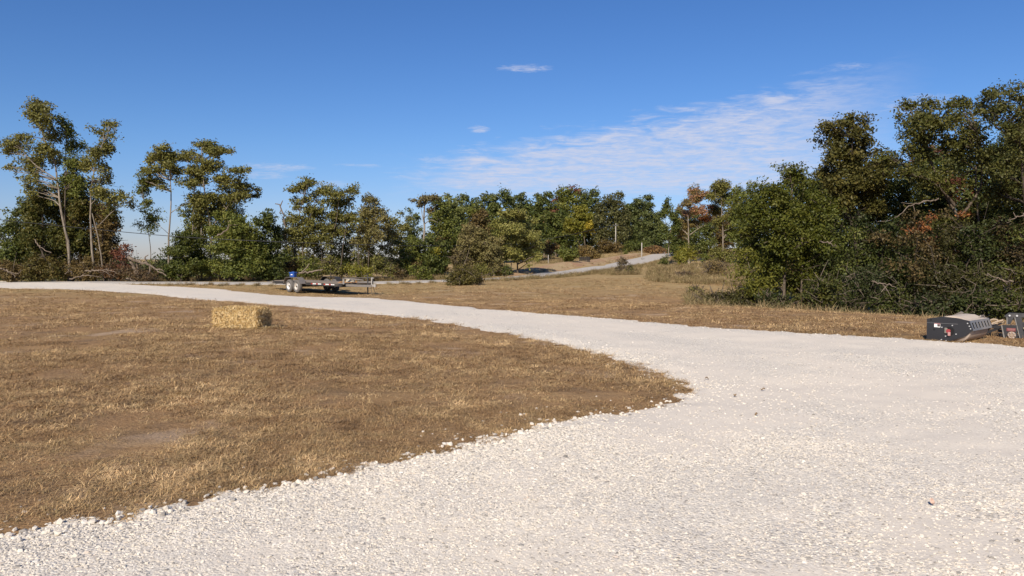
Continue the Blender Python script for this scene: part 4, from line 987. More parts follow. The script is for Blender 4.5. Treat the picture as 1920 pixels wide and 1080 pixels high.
# far wooded ridge closing the view beyond the fields
rng = np.random.default_rng(77); lb = []
for k in range(70):
    a = RAD(-46 + 60 * k / 69.0 + rng.normal() * 0.4); r_ = rng.uniform(190, 240); x_, y_ = r_ * math.sin(a), r_ * math.cos(a); h_ = max(2.5, 2.3 - T(x_, y_)) / 1.15 * rng.uniform(0.85, 1.1)
    lb.append((np.array([x_, y_, T(x_, y_) + h_ * .55]), (rng.uniform(3.5, 6), rng.uniform(3, 5), h_ * 0.6), None))
lv, lc, _ = foliage(lb, 0.75, 0.75, 0.8, G_BLUE, rng, 1.0, 0.6)
tag(quads('far_woods', lv, np.arange(len(lv)).reshape(-1, 4), LEAF, col=lc), 'low dark line of far woods beyond the left stands', 'woods', kind='stuff'); TRIS += len(lv) // 2
print('TREE TRIS', TRIS)
# ------------------------------------------------------------------ power line, poles, post
POLE = bark('weathered_pole', (0.34, 0.31, 0.27), (0.55, 0.51, 0.46))
WIRE = simple('wire', (0.03, 0.03, 0.032), 0.6, var=0.1, bump=0)
IRON = simple('pole_hardware', (0.12, 0.12, 0.12), 0.5, 0.6)
def pole(label, px, top, depth, r, name='utility_pole', arm=True):
    x = (px - 960) * depth / FPX; g = T(x, depth); zt = P(px, top, depth)[2]
    root = empty(name, (x, depth, g)); tag(root, label, 'pole')
    h = zt - g
    MB().cyl((0, 0, -0.3), (0, 0, h), r, 10, r * 0.75).build('shaft', POLE, root, smooth=True)
    if arm:
        MB().bar((-0.45, -r, h - 0.35), (0.45, -r, h - 0.35), 0.07, 0.09).build('bracket', IRON, root)
        for s in (-1, 0, 1): MB().lathe([(0.0, 0.0), (0.05, 0.0), (0.065, 0.06), (0.04, 0.12), (0.0, 0.14)], (0.38 * s, -r, h - 0.3), 'z', 8, False).build('insulator', IRON, root)
    else:
        MB().cyl((0, 0, h), (0, 0, h + 0.03), r * 0.9, 10, r * 0.5).build('cap', IRON, root)
    return root
pole('tall thin pale utility pole in front of the hilltop oaks', 1154, 419, 132, 0.085)
pole('short pale post beside the road near its crest', 1203, 455, 110, 0.085, name='road_post', arm=False)
pole('thin grey fence post on the tan slope left of the round bush', 1028, 478, 100, 0.05, name='fence_post', arm=False)
wp = [P(-260, 380, 46), P(0, 412, 52), P(180, 430, 55), P(310, 442, 56.8), P(500, 452.5, 57.2), P(740, 460.5, 62), P(850, 461, 70), P(1000, 452, 95), P(1154, 421.5, 132)]
ws = spline(wp, 60); V_, F_ = tube(ws, np.linspace(0.022, 0.035, 60), 5)
tag(quads('power_line', V_, F_, WIRE, smooth=True), 'thin black overhead line sagging across the left trees', 'power line')
# dark slatted crate on the hillside
BLACKW = simple('black_painted_wood', (0.022, 0.02, 0.02), 0.7)
xg = (1096 - 960) * 99 / FPX; o = empty('crate_stand', (xg, 99, T(xg, 99)), 0.2); tag(o, 'small black slatted box on legs right of the round hillside bush', 'crate')
for sx in (-1, 1):
    for sy in (-1, 1): MB().box((sx * 0.55, sy * 0.3, 0.45), (0.09, 0.09, 1.1)).build('leg', BLACKW, o)
for k in range(4): MB().box((0, -0.36, 0.38 + 0.19 * k), (1.28, 0.03, 0.13)).build('slat', BLACKW, o)
for k in range(4): MB().box((0, 0.36, 0.38 + 0.19 * k), (1.28, 0.03, 0.13)).build('slat', BLACKW, o)
MB().box((0, 0, 0.27), (1.2, 0.66, 0.04)).build('floor_board', BLACKW, o)

# ------------------------------------------------------------------ straw bale
def make_straw():
    m, t, b = mat('straw')
    a = t.node('ShaderNodeAttribute', attribute_name='tint')
    t.link(a.outputs['Color'], b.inputs['Base Color']); b.inputs['Roughness'].default_value = 0.65; b.inputs['Specular IOR Level'].default_value = 0.3
    return m
STRAW = make_straw()
rng = np.random.default_rng(3)
bl, bw, bh_ = 1.08, 0.50, 0.41
bc = P(454, 600, 15.95); yaw = math.atan2(-0.22, 0.97)
bale = empty('straw_bale', (bc[0], bc[1], float(gnd(np.array([bc[0]]), np.array([bc[1]]))[0])), yaw)
tag(bale, 'golden rectangular straw bale lying on the brown lawn', 'straw bale')
def bale_pt(u, v, face):
    """point + normal on the rounded block"""
    if face == 0: p = (u * bl / 2, -bw / 2, (v + 1) * bh_ / 2); n = (0, -1, 0)
    elif face == 1: p = (u * bl / 2, bw / 2, (v + 1) * bh_ / 2); n = (0, 1, 0)
    elif face == 2: p = (bl / 2, u * bw / 2, (v + 1) * bh_ / 2); n = (1, 0, 0)
    elif face == 3: p = (-bl / 2, u * bw / 2, (v + 1) * bh_ / 2); n = (-1, 0, 0)
    else: p = (u * bl / 2, v * bw / 2, bh_); n = (0, 0, 1)
    return np.array(p), np.array(n)
bmq = bmesh.new(); bmesh.ops.create_cube(bmq, size=1.0); bmesh.ops.subdivide_edges(bmq, edges=bmq.edges, cuts=11, use_grid_fill=True)
for v in bmq.verts:
    p = np.array(v.co) * np.array([bl, bw, bh_]) * 0.97
    k = 1 - 0.05 * (max(0, abs(v.co.x) * 2 - 0.8) * 5) * (max(0, abs(v.co.z) * 2 - 0.7) * 3) - 0.04 * (max(0, abs(v.co.y) * 2 - .7) * 3) * (max(0, abs(v.co.z) * 2 - .7) * 3)
    p = p * np.array([k, k, k]) + rng.normal(size=3) * 0.008
    p[1] *= 1 + 0.03 * math.sin(p[0] * 40)
    v.co = (p[0], p[1], p[2] + bh_ / 2)
me = bpy.data.meshes.new('straw_block'); bmq.to_mesh(me); bmq.free()
at = me.attributes.new('tint', 'FLOAT_COLOR', 'POINT')
cc = np.array([(0.22, 0.13, 0.04)]) * rng.uniform(0.5, 1.2, (len(me.vertices), 1)); at.data.foreach_set('color', np.hstack([cc, np.ones((len(cc), 1))]).astype(np.float32).ravel())
me.materials.append(STRAW); link(bpy.data.objects.new('straw_block', me), bale)
N = 9000; VV = []; CC = []
pal = np.array([(0.62, 0.425, 0.175), (0.70, 0.51, 0.24), (0.50, 0.33, 0.125), (0.31, 0.19, 0.07), (0.79, 0.62, 0.35)])
for i in range(N):
    f = rng.choice(5, p=[0.34, 0.14, 0.15, 0.12, 0.25])
    p, n = bale_pt(rng.uniform(-1, 1), rng.uniform(-1, 1), f)
    if f in (0, 1): fl = math.sin(p[0] * 45) * 0.012; p = p + n * fl
    ex = max(0.0, abs(p[0]) / (bl / 2) - 0.82) / 0.18; ez = max(0.0, abs(p[2] / bh_ - .5) * 2 - 0.6) / 0.4; ey = max(0.0, abs(p[1]) / (bw / 2) - .7) / .3
    p = p * np.array([1 - 0.05 * ex * (ez + ey), 1 - 0.05 * ey * ez, 1.0]); p[2] -= 0.035 * max(0.0, (p[2] / bh_ - 0.6)) / 0.4 * max(ex, ey * 0.6)
    t1 = np.cross(n, rng.normal(size=3)); t1 /= np.linalg.norm(t1)
    d = t1 + n * abs(rng.normal()) * (0.38 if f != 4 else 0.6)
    if f in (0, 1) and rng.random() < 0.5: d[2] *= 2.2
    d /= np.linalg.norm(d); L = rng.uniform(0.04, 0.15); w_ = np.cross(d, n + rng.normal(size=3) * 0.5); w_ /= np.linalg.norm(w_); w_ *= rng.uniform(0.0025, 0.005)
    a = p - d * L * .4 + n * rng.uniform(-0.012, 0.012); b = p + d * L * .6
    a[2] = max(a[2], 0.005); b[2] = max(b[2], 0.005)
    VV += [a - w_, a + w_, b + w_, b - w_]; CC += [pal[rng.integers(5)] * rng.uniform(0.75, 1.15)] * 4
quads('loose_straw', np.array(VV), np.arange(4 * N).reshape(-1, 4), STRAW, bale, col=np.array(CC))['kind'] = 'stuff'
# straw fallen round the bale
VV = []; CC = []
for i in range(700):
    a = rng.uniform(0, 6.283); r_ = 1 + abs(rng.normal()) * 0.28; q_ = np.array([math.cos(a) * bl * .58 * r_, math.sin(a) * bw * .68 * r_, 0.012 + rng.random() * 0.03]); t_ = rng.uniform(0, 6.283); d = np.array([math.cos(t_), math.sin(t_), rng.normal() * .2]) * rng.uniform(.03, .09); w_ = np.array([-d[1], d[0], 0]); w_ *= 0.0035 / np.linalg.norm(w_)
    VV += [q_ - d - w_, q_ - d + w_, q_ + d + w_, q_ + d - w_]; CC += [pal[rng.integers(5)] * rng.uniform(.7, 1.1)] * 4
quads('fallen_straw', np.array(VV), np.arange(len(VV)).reshape(-1, 4), STRAW, bale, col=np.array(CC))['kind'] = 'stuff'
TWINE = simple('twine', (0.35, 0.22, 0.08), 0.8, bump=0)
for yy in (-0.13, 0.13):
    h = bl / 2 + 0.008; V_, F_ = tube([(-h, yy, 0.02), (-h, yy, bh_ * .5), (-h + .02, yy, bh_ + .004), (0, yy, bh_ + .006), (h - .02, yy, bh_ + .004), (h, yy, bh_ * .5), (h, yy, 0.02)], [0.004] * 7, 4)
    quads('twine', V_, F_, TWINE, bale)

# ------------------------------------------------------------------ flatbed trailer
DUSTY_BLACK = simple('dusty_black_steel', (0.035, 0.033, 0.032), 0.55, 0.0, 0.4, 6, 0.1, dirt=(0.16, 0.135, 0.105), dirt_amt=0.35)
GREY_STEEL = simple('worn_grey_steel', (0.21, 0.19, 0.17), 0.5, 0.3, 0.3, 5, 0.1, dirt=(0.26, 0.21, 0.16), dirt_amt=0.4)
PALE_STEEL = simple('pale_bare_steel', (0.40, 0.375, 0.34), 0.5, 0.2, 0.2, 6, 0.1, dirt=(0.32, 0.22, 0.15), dirt_amt=0.4)
RUBBER = simple('dusty_tyre', (0.13, 0.12, 0.11), 0.9, 0, 0.3, 9, 0.2)
RIM = simple('white_steel_rim', (0.62, 0.6, 0.57), 0.45, 0.1, 0.15, 8, 0.05, dirt=(0.4, 0.34, 0.27), dirt_amt=0.3)
PLANK = simple('weathered_plank', (0.23, 0.185, 0.14), 0.9, 0, 0.4, 12, 0.3)
TAPE_R = simple('red_reflector', (0.45, 0.04, 0.03), 0.35, bump=0); TAPE_W = simple('white_reflector', (0.8, 0.78, 0.75), 0.35, bump=0)
TH = RAD(46)
u = np.array([math.cos(TH), -math.sin(TH)]); v = np.array([math.sin(TH), math.cos(TH)])
nw = P(551, 549, 45)[:2]; tc = nw + v * 1.28
tr = empty('flatbed_trailer', (tc[0], tc[1], T(*tc) + 0.01), -TH)
tag(tr, 'tandem axle flatbed trailer with grey fenders parked before the airy trees', 'trailer')
DZ = 0.56
for s in (-1, 1):
    MB().box((0.9, s * 1.0, DZ), (8.2, 0.09, 0.16)).build('side_rail', DUSTY_BLACK, tr, bevel=0.008)
    for k in range(12):
        MB().box((1.75 + k * 0.2 if k < 6 else 2.3 + k * 0.2 - 0.55 + 0.25, s * 1.05, DZ + 0.02), (0.17, 0.01, 0.06)).build('reflector', TAPE_W if k % 3 else TAPE_R, tr)
    # fender: folded arch over two wheels
    prof = [(-1.02, 0.56), (-0.93, 0.76), (-0.76, 0.89), (-0.62, 0.93), (0.62, 0.93), (0.78, 0.89), (0.95, 0.76), (1.05, 0.56)]
    prof += [(p[0] * 0.985, p[1] - 0.02) for p in reversed(prof)]
    MB().prism(prof, s * 1.06, s * 1.44).build('fender', GREY_STEEL if s < 0 else DUSTY_BLACK, tr)
    for ax in (-0.47, 0.47):
        wh = empty('wheel', (0, 0, 0)); bpy.data.objects.remove(wh)
        ty = MB().lathe([(0.22, -0.11), (0.33, -0.125), (0.385, -0.09), (0.395, -0.03), (0.395, 0.03), (0.385, 0.09), (0.33, 0.125), (0.22, 0.11)], (ax, s * 1.27, 0.395), 'y', 28).build('wheel', RUBBER, tr, smooth=True)
        MB().lathe([(0.0, s * 0.04), (0.07, s * 0.045), (0.085, s * 0.02), (0.16, s * 0.03), (0.20, s * 0.07), (0.225, s * 0.115), (0.23, s * 0.02), (0.0, s * -0.02)], (ax, s * 1.27, 0.395), 'y', 24, False).build('rim', RIM, ty, smooth=True)
        MB().cyl((ax, s * 1.27 + s * 0.03, 0.395), (ax, s * 1.27 + s * 0.09, 0.395), 0.045, 12).build('hub', DUSTY_BLACK, ty)
for ax in (-0.47, 0.47): MB().cyl((ax, -1.15, 0.395), (ax, 1.15, 0.395), 0.045, 10).build('axle', DUSTY_BLACK, tr)
for k in range(9): MB().box((0.9, -0.86 + k * 0.215, DZ + 0.095), (8.14, 0.19, 0.04)).build('plank', PLANK, tr)
for k in range(9): MB().box((-3.0 + k * 0.97, 0, DZ - 0.06), (0.07, 1.9, 0.1)).build('cross_member', DUSTY_BLACK, tr)
MB().box((-3.24, 0, DZ), (0.1, 2.1, 0.18)).build('rear_beam', GREY_STEEL, tr)
for yy in (-0.9, -0.45, 0.45, 0.9): MB().box((-3.295, yy, DZ), (0.012, 0.16, 0.07)).build('tail_light', TAPE_R if abs(yy) > .6 else TAPE_W, tr)
for s in (-1, 1):
    rp_ = MB().bar((-3.3, s * 0.6, DZ + 0.05), (-4.5, s * 0.6, DZ - 0.02), 0.42, 0.05)
    rp_.build('ramp', GREY_STEEL, tr)
    MB().bar((5.0, s * 0.75, DZ), (6.55, s * 0.06, DZ - 0.02), 0.08, 0.13).build('tongue_beam', GREY_STEEL if s < 0 else DUSTY_BLACK, tr)
    MB().box((5.1, s * 0.95, DZ + 0.24), (0.07, 0.07, 0.36)).build('front_post', PALE_STEEL if s < 0 else DUSTY_BLACK, tr)
MB().box((5.1, 0, DZ + 0.40), (0.075, 2.0, 0.06)).build('front_rail', GREY_STEEL, tr)
MB().bar((5.1, -0.92, DZ + 0.40), (6.1, -0.28, DZ + 0.3), 0.05, 0.05).build('brace_rail', GREY_STEEL, tr)
MB().bar((5.1, 0.92, DZ + 0.40), (6.1, 0.28, DZ + 0.3), 0.05, 0.05).build('brace_rail', GREY_STEEL, tr)
jk = MB().cyl((6.15, -0.06, 0.04), (6.15, -0.06, 1.12), 0.038, 12).build('jack', DUSTY_BLACK, tr, smooth=True)
MB().cyl((6.15, -0.06, 0.0), (6.15, -0.06, 0.04), 0.11, 12).build('jack_foot', DUSTY_BLACK, jk)
MB().bar((6.15, -0.06, 1.12), (6.15, -0.30, 1.12), 0.025, 0.025).build('crank_handle', GREY_STEEL, jk)
MB().box((6.65, 0, DZ), (0.34, 0.13, 0.13)).cyl((6.78, 0, DZ - 0.09), (6.78, 0, DZ + 0.09), 0.075, 12).build('coupler', PALE_STEEL, tr, bevel=0.01)
MB().cyl((6.5, -0.03, DZ + .06), (6.5, -0.03, DZ + 0.42), 0.035, 10).bar((6.5, -0.03, DZ + .42), (6.68, -0.03, DZ + .42), 0.05, 0.06).build('winch_post', PALE_STEEL, tr)
for s in (-1, 1): MB().tube([(6.5, s * 0.07, DZ - .05), (6.56, s * 0.1, DZ - .3), (6.66, s * 0.11, 0.1), (6.75, s * 0.12, 0.02)], 0.012, 5).build('safety_chain', DUSTY_BLACK, tr)
def local(tr_, p): return tr_.matrix_basis @ Vector(p)
# blue box resting on the near fender
BLUE = simple('blue_plastic', (0.02, 0.075, 0.30), 0.4, 0, 0.1, 5, 0); BLUE2 = simple('blue_plastic_lid', (0.025, 0.10, 0.38), 0.4, 0, 0.1, 5, 0)
cp = local(tr, (-0.12, -1.25, 0.933))
bx = empty('plastic_box', cp, -TH + 0.4); tag(bx, 'bright blue plastic box standing on the near trailer fender', 'box')
MB().add([(x * a, y * b, z) for z, a, b in ((0, .16, .11), (.25, .18, .13)) for x, y in ((-1, -1), (1, -1), (1, 1), (-1, 1))], [(0, 3, 2, 1), (4, 5, 6, 7), (0, 1, 5, 4), (1, 2, 6, 5), (2, 3, 7, 6), (3, 0, 4, 7)]).build('tub', BLUE, bx, bevel=0.012)
MB().box((0, 0, 0.275), (0.40, 0.30, 0.05)).build('lid', BLUE2, bx, bevel=0.012)
MB().box((0.0, -0.135, 0.15), (0.13, 0.012, 0.05)).build('sticker', TAPE_W, bx)
MB().bar((-0.09, 0, 0.33), (0.09, 0, 0.33), 0.03, 0.02).box((-.09, 0, .31), (.02, .03, .05)).box((.09, 0, .31), (.02, .03, .05)).build('handle', BLUE, bx)
# odds and ends on the deck
OR = simple('fresh_board', (0.42, 0.23, 0.10), 0.8, 0, 0.2, 9, 0.1)
q = local(tr, (4.3, -0.2, DZ + 0.115))
wb = MB().box((0, 0, 0.02), (1.1, 0.14, 0.04)).box((0.05, 0.02, 0.06), (1.0, 0.14, 0.04), (0, 0, 0.1)).build('timber_offcut', OR); wb.location = q; wb.rotation_euler = (0, 0, 0.5); tag(wb, 'orange brown timber offcuts lying at the front of the trailer deck', 'timber')
CHAIN = simple('pale_strap', (0.5, 0.45, 0.36), 0.9)
rp2 = []
for k in range(60): a = k * 0.62; rp2.append((0.26 * math.cos(a) * (1 - .004 * k), 0.2 * math.sin(a) * (1 - .004 * k), 0.03 + 0.003 * k + 0.05 * math.sin(k * 1.7) ** 2))
rpo = MB().tube(rp2, 0.025, 5).build('coiled_strap', CHAIN, smooth=True); rpo.location = local(tr, (4.85, -0.35, DZ + 0.115)); tag(rpo, 'pale coiled tie down strap heaped behind the trailer front rail', 'strap')

# ------------------------------------------------------------------ drum roller attachment
CHAR = simple('charcoal_paint', (0.024, 0.024, 0.027), 0.5, 0, 0.2, 4, 0.06, dirt=(0.10, 0.09, 0.08), dirt_amt=0.25)
CHAR_L = simple('charcoal_grey_panel', (0.15, 0.15, 0.155), 0.5, 0, 0.2, 6, 0.06, dirt=(0.30, 0.26, 0.22), dirt_amt=0.45)
DUST = simple('dust_covered_steel', (0.50, 0.42, 0.34), 0.9, 0, 0.15, 8, 0.15)
DRUM = simple('dusty_drum', (0.42, 0.34, 0.275), 0.6, 0.2, 0.2, 5, 0.1, dirt=(0.28, 0.22, 0.17), dirt_amt=0.4)
BOLT = simple('zinc_bolt', (0.7, 0.69, 0.67), 0.35, 0.6, 0.1, 20, 0)
REDP = simple('red_motor', (0.30, 0.045, 0.05), 0.5, 0, 0.2, 12, 0); PINKP = simple('faded_red_fitting', (0.45, 0.25, 0.23), 0.6, 0, 0.2, 12, 0); BLACK = simple('recess_shade', (0.008, 0.008, 0.008), 0.8, bump=0)  # last one: near-black standing in for shade in holes and slots
rxy = hit(1773, 640.5); AX = RAD(49)
ro = empty('drum_roller', (rxy[0], rxy[1], float(gnd(np.array([rxy[0]]), np.array([rxy[1]]))[0]) - 0.008), -AX)
tag(ro, 'black skid steer drum roller with dusty top at the gravel edge', 'roller')
SP_L = 1.08
side = [(-.33, .0175), (-.12, 0.0), (.094, .023), (.33, .13), (.445, .246), (.38, .41), (.164, .45), (-.08, .4625), (-.33, .41)]
MB().prism(side, 0.0, 0.025).build('side_plate', CHAR, ro)
MB().prism(side, SP_L - 0.025, SP_L).build('side_plate', CHAR, ro)
MB().lathe([(0.0, 0.05), (0.222, 0.05), (0.224, 0.06), (0.224, SP_L - 0.06), (0.222, SP_L - 0.05), (0.0, SP_L - 0.05)], (0.165, 0, 0.222), 'y', 48, False).build('drum', DRUM, ro, smooth=True)
top = [(-.33, .405), (-.08, .457), (.164, .445), (.375, .405), (.37, .395), (.16, .435), (-.08, .447), (-.33, .395)]
MB().prism(top, 0.026, SP_L - 0.026).build('top_plate', DUST, ro)
MB().prism([(-.06, .455), (.02, .478), (.17, .472), (.30, .42), (.16, .442)], 0.10, SP_L - 0.12).build('dust_hump', DUST, ro)
MB().prism([(-.329, .03), (-.329, .40), (-.315, .40), (-.315, .03)], 0.026, SP_L - 0.026).build('front_plate', CHAR, ro)
# slotted rear panel: rails and bars with real gaps
def pp(s, tdep=0.0): return (0.38 + 0.065 * s + tdep, 0.41 - 0.18 * s)
for a, b in ((0.0, 0.22), (0.80, 1.0)):
    p0, p1 = pp(a), pp(b); MB().prism([p0, p1, (p1[0] - .012, p1[1] - .004), (p0[0] - .012, p0[1] - .004)], 0.026, SP_L - 0.026).build('panel_rail', CHAR_L, ro)
nb_ = 6
for k in range(nb_ + 1):
    y0 = 0.026 + (SP_L - 0.052) * k / nb_ * 0.94; p0, p1 = pp(0.22), pp(0.80)
    MB().prism([p0, p1, (p1[0] - .012, p1[1] - .004), (p0[0] - .012, p0[1] - .004)], y0, y0 + 0.075).build('panel_bar', CHAR_L, ro)
p0, p1 = pp(0.0), pp(1.0); MB().prism([(p0[0] - .035, p0[1] - .03), (p1[0] - .035, p1[1]), (p1[0] - .042, p1[1]), (p0[0] - .042, p0[1] - .03)], 0.03, SP_L - 0.03).build('slot_shade_plate', BLACK, ro)  # black sheet behind the slots, painted as the shade inside
MB().prism([(-.20, .435), (-.02, .452), (-.02, .50), (-.06, .515)], SP_L * .86, SP_L * .90).build('lift_bracket', GREY_STEEL, ro)
MB().tube([(.30, .80, .42), (.31, .82, .46), (.33, .95, .46), (.34, .97, .42)], 0.012, 6).build('grab_handle', GREY_STEEL, ro)
MB().bar((-.328, -0.004, .335), (.20, -0.004, .34), 0.008, 0.006, (0, 0, 1)).build('weld_seam', CHAR_L, ro)
hx_, hz_ = 0.06, 0.20
MB().cyl((hx_, -0.003, hz_), (hx_, 0.02, hz_), 0.085, 24).build('hub_shade_disc', BLACK, ro)  # flat black disc on the plate, painted as the hub hole's shade
MB().cyl((hx_ - .012, -0.03, hz_ + .004), (hx_ - .012, 0.0, hz_ + .004), 0.036, 14).build('motor', REDP, ro)
MB().box((hx_ + .005, -0.025, hz_ - .05), (0.042, 0.04, 0.07)).build('motor_fitting', PINKP, ro, bevel=0.006)
MB().box((hx_ - .055, -0.014, hz_ + .01), (0.05, 0.02, 0.10)).build('motor_bracket', simple('dusty_bracket', (0.2, 0.18, 0.15), 0.8), ro, bevel=0.006)
for bxp, bzp in [(.36, .365), (.39, .315), (.41, .27), (.11, .31), (-.065, .265), (.175, .155), (0.0, .105), (-.07, .035), (.01, .022)]:
    MB().cyl((bxp, -0.014, bzp), (bxp, 0.0, bzp), 0.011, 8).build('bolt', BOLT, ro)
for bxp, bzp in [(-.26, .39), (-.2, .215)]: MB().cyl((bxp, -0.003, bzp), (bxp, 0.01, bzp), 0.018, 10).build('bolt_hole_shade', BLACK, ro)  # black discs on the plate face, painted shade of empty bolt holes
MB().box((-.148, -0.002, .30), (0.105, 0.004, 0.08)).build('sticker', TAPE_W, ro)
MB().box((-.148, -0.005, .332), (0.105, 0.004, 0.016)).build('sticker_band', REDP, ro)
MB().box((-.122, -0.005, .298), (0.045, 0.004, 0.044)).build('sticker_print', CHAR, ro)
MB().box((-.118, -0.008, .305), (0.03, 0.003, 0.007)).build('sticker_line', PINKP, ro)

# ------------------------------------------------------------------ black attachment frame at the right edge
axy = hit(1877, 631)
af = empty('attachment_frame', (axy[0], axy[1], float(gnd(np.array([axy[0]]), np.array([axy[1]]))[0]) - 0.005), -RAD(30))
tag(af, 'black steel attachment frame with bolted uprights cut by the right edge', 'attachment')
STEEL = simple('scuffed_dark_steel', (0.04, 0.04, 0.043), 0.5, 0, 0.3, 6, 0.08, dirt=(0.17, 0.15, 0.13), dirt_amt=0.3)
STEEL_L = simple('worn_edge_steel', (0.2, 0.19, 0.175), 0.55, 0, 0.2, 8, 0.08)
MB().prism([(.05, .43), (.12, .49), (1.15, .475), (1.2, .42), (1.18, .405), (.06, .405)], 0.0, 0.05).build('top_bar', STEEL, af)
for k, x0 in enumerate((0.0, 0.62)):
    MB().prism([(x0 + .09, .404), (x0 + .205, .404), (x0 + .145, .262), (x0 + .095, .262)], 0.005, 0.045).build('upright', STEEL, af)
    MB().prism([(x0 + .21, .404), (x0 + .325, .404), (x0 + .39, .005), (x0 + .30, .005)], -0.02, 0.04).build('upright', STEEL, af)
    MB().prism([(x0 + .205, .404), (x0 + .22, .404), (x0 + .312, .005), (x0 + .297, .005)], -0.035, -0.021).build('upright_edge', STEEL_L, af)
    MB().prism([(x0 + .08, .404), (x0 + .095, .404), (x0 + .10, .262), (x0 + .085, .262)], -0.012, 0.004).build('upright_edge', STEEL_L, af)
    for bxp in (.13, .25): MB().cyl((x0 + bxp, -0.018, .435), (x0 + bxp, 0.0, .435), 0.018, 10).build('bolt', BOLT, af)
    MB().prism([(x0, .25), (x0 + .245, .255), (x0 + .27, .0), (x0 + .05, .0)], -0.075, -0.06).build('lower_plate', CHAR, af)
    MB().prism([(x0 - .012, .25), (x0 + .008, .25), (x0 + .058, .0), (x0 + .035, .0)], -0.10, -0.076).build('plate_edge', STEEL_L, af)
    MB().box((x0 + .41, 0.02, .155), (0.12, 0.06, 0.27)).build('side_panel', CHAR, af)
MB().box((.155, -0.079, .165), (0.15, 0.006, 0.065)).build('label_plate', simple('faded_red_label', (0.16, 0.04, 0.04), 0.5), af)
MB().box((.155, -0.084, .178), (0.13, 0.004, 0.008)).build('label_line', PINKP, af); MB().box((.155, -0.084, .158), (0.11, 0.004, 0.006)).build('label_line', PINKP, af)
ca = MB().lathe([(0.0, -.03), (.03, -.03), (.035, -.015), (.055, -.02), (.07, -.01), (.07, .03), (0, .03)], (.165, -0.10, .06), 'y', 18, False).build('gearbox_cover', simple('rusty_casting', (0.32, 0.24, 0.18), 0.8, 0, 0.4, 18, 0.3), af)
for k in range(6): a = k * math.pi / 3; MB().cyl((.165 + .053 * math.cos(a), -0.14, .06 + .053 * math.sin(a)), (.165 + .053 * math.cos(a), -0.11, .06 + .053 * math.sin(a)), 0.009, 8).build('bolt', BOLT, ca)
MB().tube([(.36, -0.05, .21), (.385, -0.06, .17), (.39, -0.06, .12), (.40, -.05, .07)], 0.012, 6).build('spring', simple('brass_spring', (0.55, 0.47, 0.27), 0.5), af)
MB().box((.75, 0.03, .29), (0.86, 0.05, 0.045)).build('cross_tube', STEEL, af); MB().box((.45, 0.10, .12), (1.0, 0.05, 0.05)).build('cross_tube', STEEL, af)
MB().bar((-.28, .12, .05), (.05, .05, .22), 0.05, 0.05).build('draw_arm', CHAR, af); MB().bar((-.30, .1, .21), (.05, .05, .19), 0.05, 0.06).build('draw_arm', CHAR, af)
# hydraulic hoses between roller and frame
HOSE = simple('dusty_tan_hose', (0.40, 0.31, 0.22), 0.85, 0, 0.2, 10, 0.1)
def hose(label, pts, r, m=HOSE):
    w_ = np.array([P(*p) for p in pts]); c = w_.mean(0); V, F = tube(spline(w_, 5 * len(pts)) - c, [r] * (5 * len(pts)), 7)
    h_ = quads('hydraulic_hose', V, F, m, smooth=True); h_.location = c; tag(h_, label, 'hose', 'hoses between roller and frame')
hose('tan looped hydraulic hose arching from the roller to the frame', [(1846, 616, 15.0), (1852, 605, 14.95), (1861, 599, 14.9), (1870, 600, 14.85), (1866, 608, 14.8), (1856, 611, 14.8), (1851, 613, 14.75), (1862, 606, 14.7), (1881, 600, 14.65)], 0.018)
hose('second dusty hose lying lower between roller and frame', [(1843, 620, 15.1), (1852, 619, 15.0), (1860, 612, 14.9), (1872, 608, 14.8), (1884, 603, 14.7)], 0.015)

# ------------------------------------------------------------------ scatter helper (geometry nodes)
def scatter(name, label, cat, pts, rot, scl, idx, sources):
    col_ = bpy.data.collections.new(name + '_source')
    for s in sources: col_.objects.link(s)
    me = bpy.data.meshes.new(name); me.vertices.add(len(pts)); me.vertices.foreach_set('co', np.asarray(pts, np.float32).ravel())
    a = me.attributes.new('rot', 'FLOAT_VECTOR', 'POINT'); a.data.foreach_set('vector', np.asarray(rot, np.float32).ravel())
    a = me.attributes.new('scl', 'FLOAT_VECTOR', 'POINT'); a.data.foreach_set('vector', np.asarray(scl, np.float32).ravel())
    a = me.attributes.new('idx', 'INT', 'POINT'); a.data.foreach_set('value', np.asarray(idx, np.int32))
    me.materials.append(sources[0].data.materials[0])
    o = link(bpy.data.objects.new(name, me)); tag(o, label, cat, kind='stuff')
    ng = bpy.data.node_groups.new(name, 'GeometryNodeTree')
    ng.interface.new_socket('Geometry', in_out='INPUT', socket_type='NodeSocketGeometry'); ng.interface.new_socket('Geometry', in_out='OUTPUT', socket_type='NodeSocketGeometry')
    n = ng.nodes; L = ng.links
    gi = n.new('NodeGroupInput'); go = n.new('NodeGroupOutput')
    ci = n.new('GeometryNodeCollectionInfo'); ci.inputs['Collection'].default_value = col_; ci.inputs['Separate Children'].default_value = True; ci.inputs['Reset Children'].default_value = True
    ip = n.new('GeometryNodeInstanceOnPoints'); ip.inputs['Pick Instance'].default_value = True
    def named(nm_, ty):
        q_ = n.new('GeometryNodeInputNamedAttribute'); q_.data_type = ty; q_.inputs['Name'].default_value = nm_; return q_.outputs['Attribute']
    er = n.new('FunctionNodeEulerToRotation'); L.new(named('rot', 'FLOAT_VECTOR'), er.inputs[0])
    L.new(gi.outputs[0], ip.inputs['Points']); L.new(ci.outputs[0], ip.inputs['Instance']); L.new(named('idx', 'INT'), ip.inputs['Instance Index'])
    L.new(er.outputs[0], ip.inputs['Rotation']); L.new(named('scl', 'FLOAT_VECTOR'), ip.inputs['Scale']); L.new(ip.outputs[0], go.inputs[0])
    md = o.modifiers.new('scatter', 'NODES'); md.node_group = ng
    return o
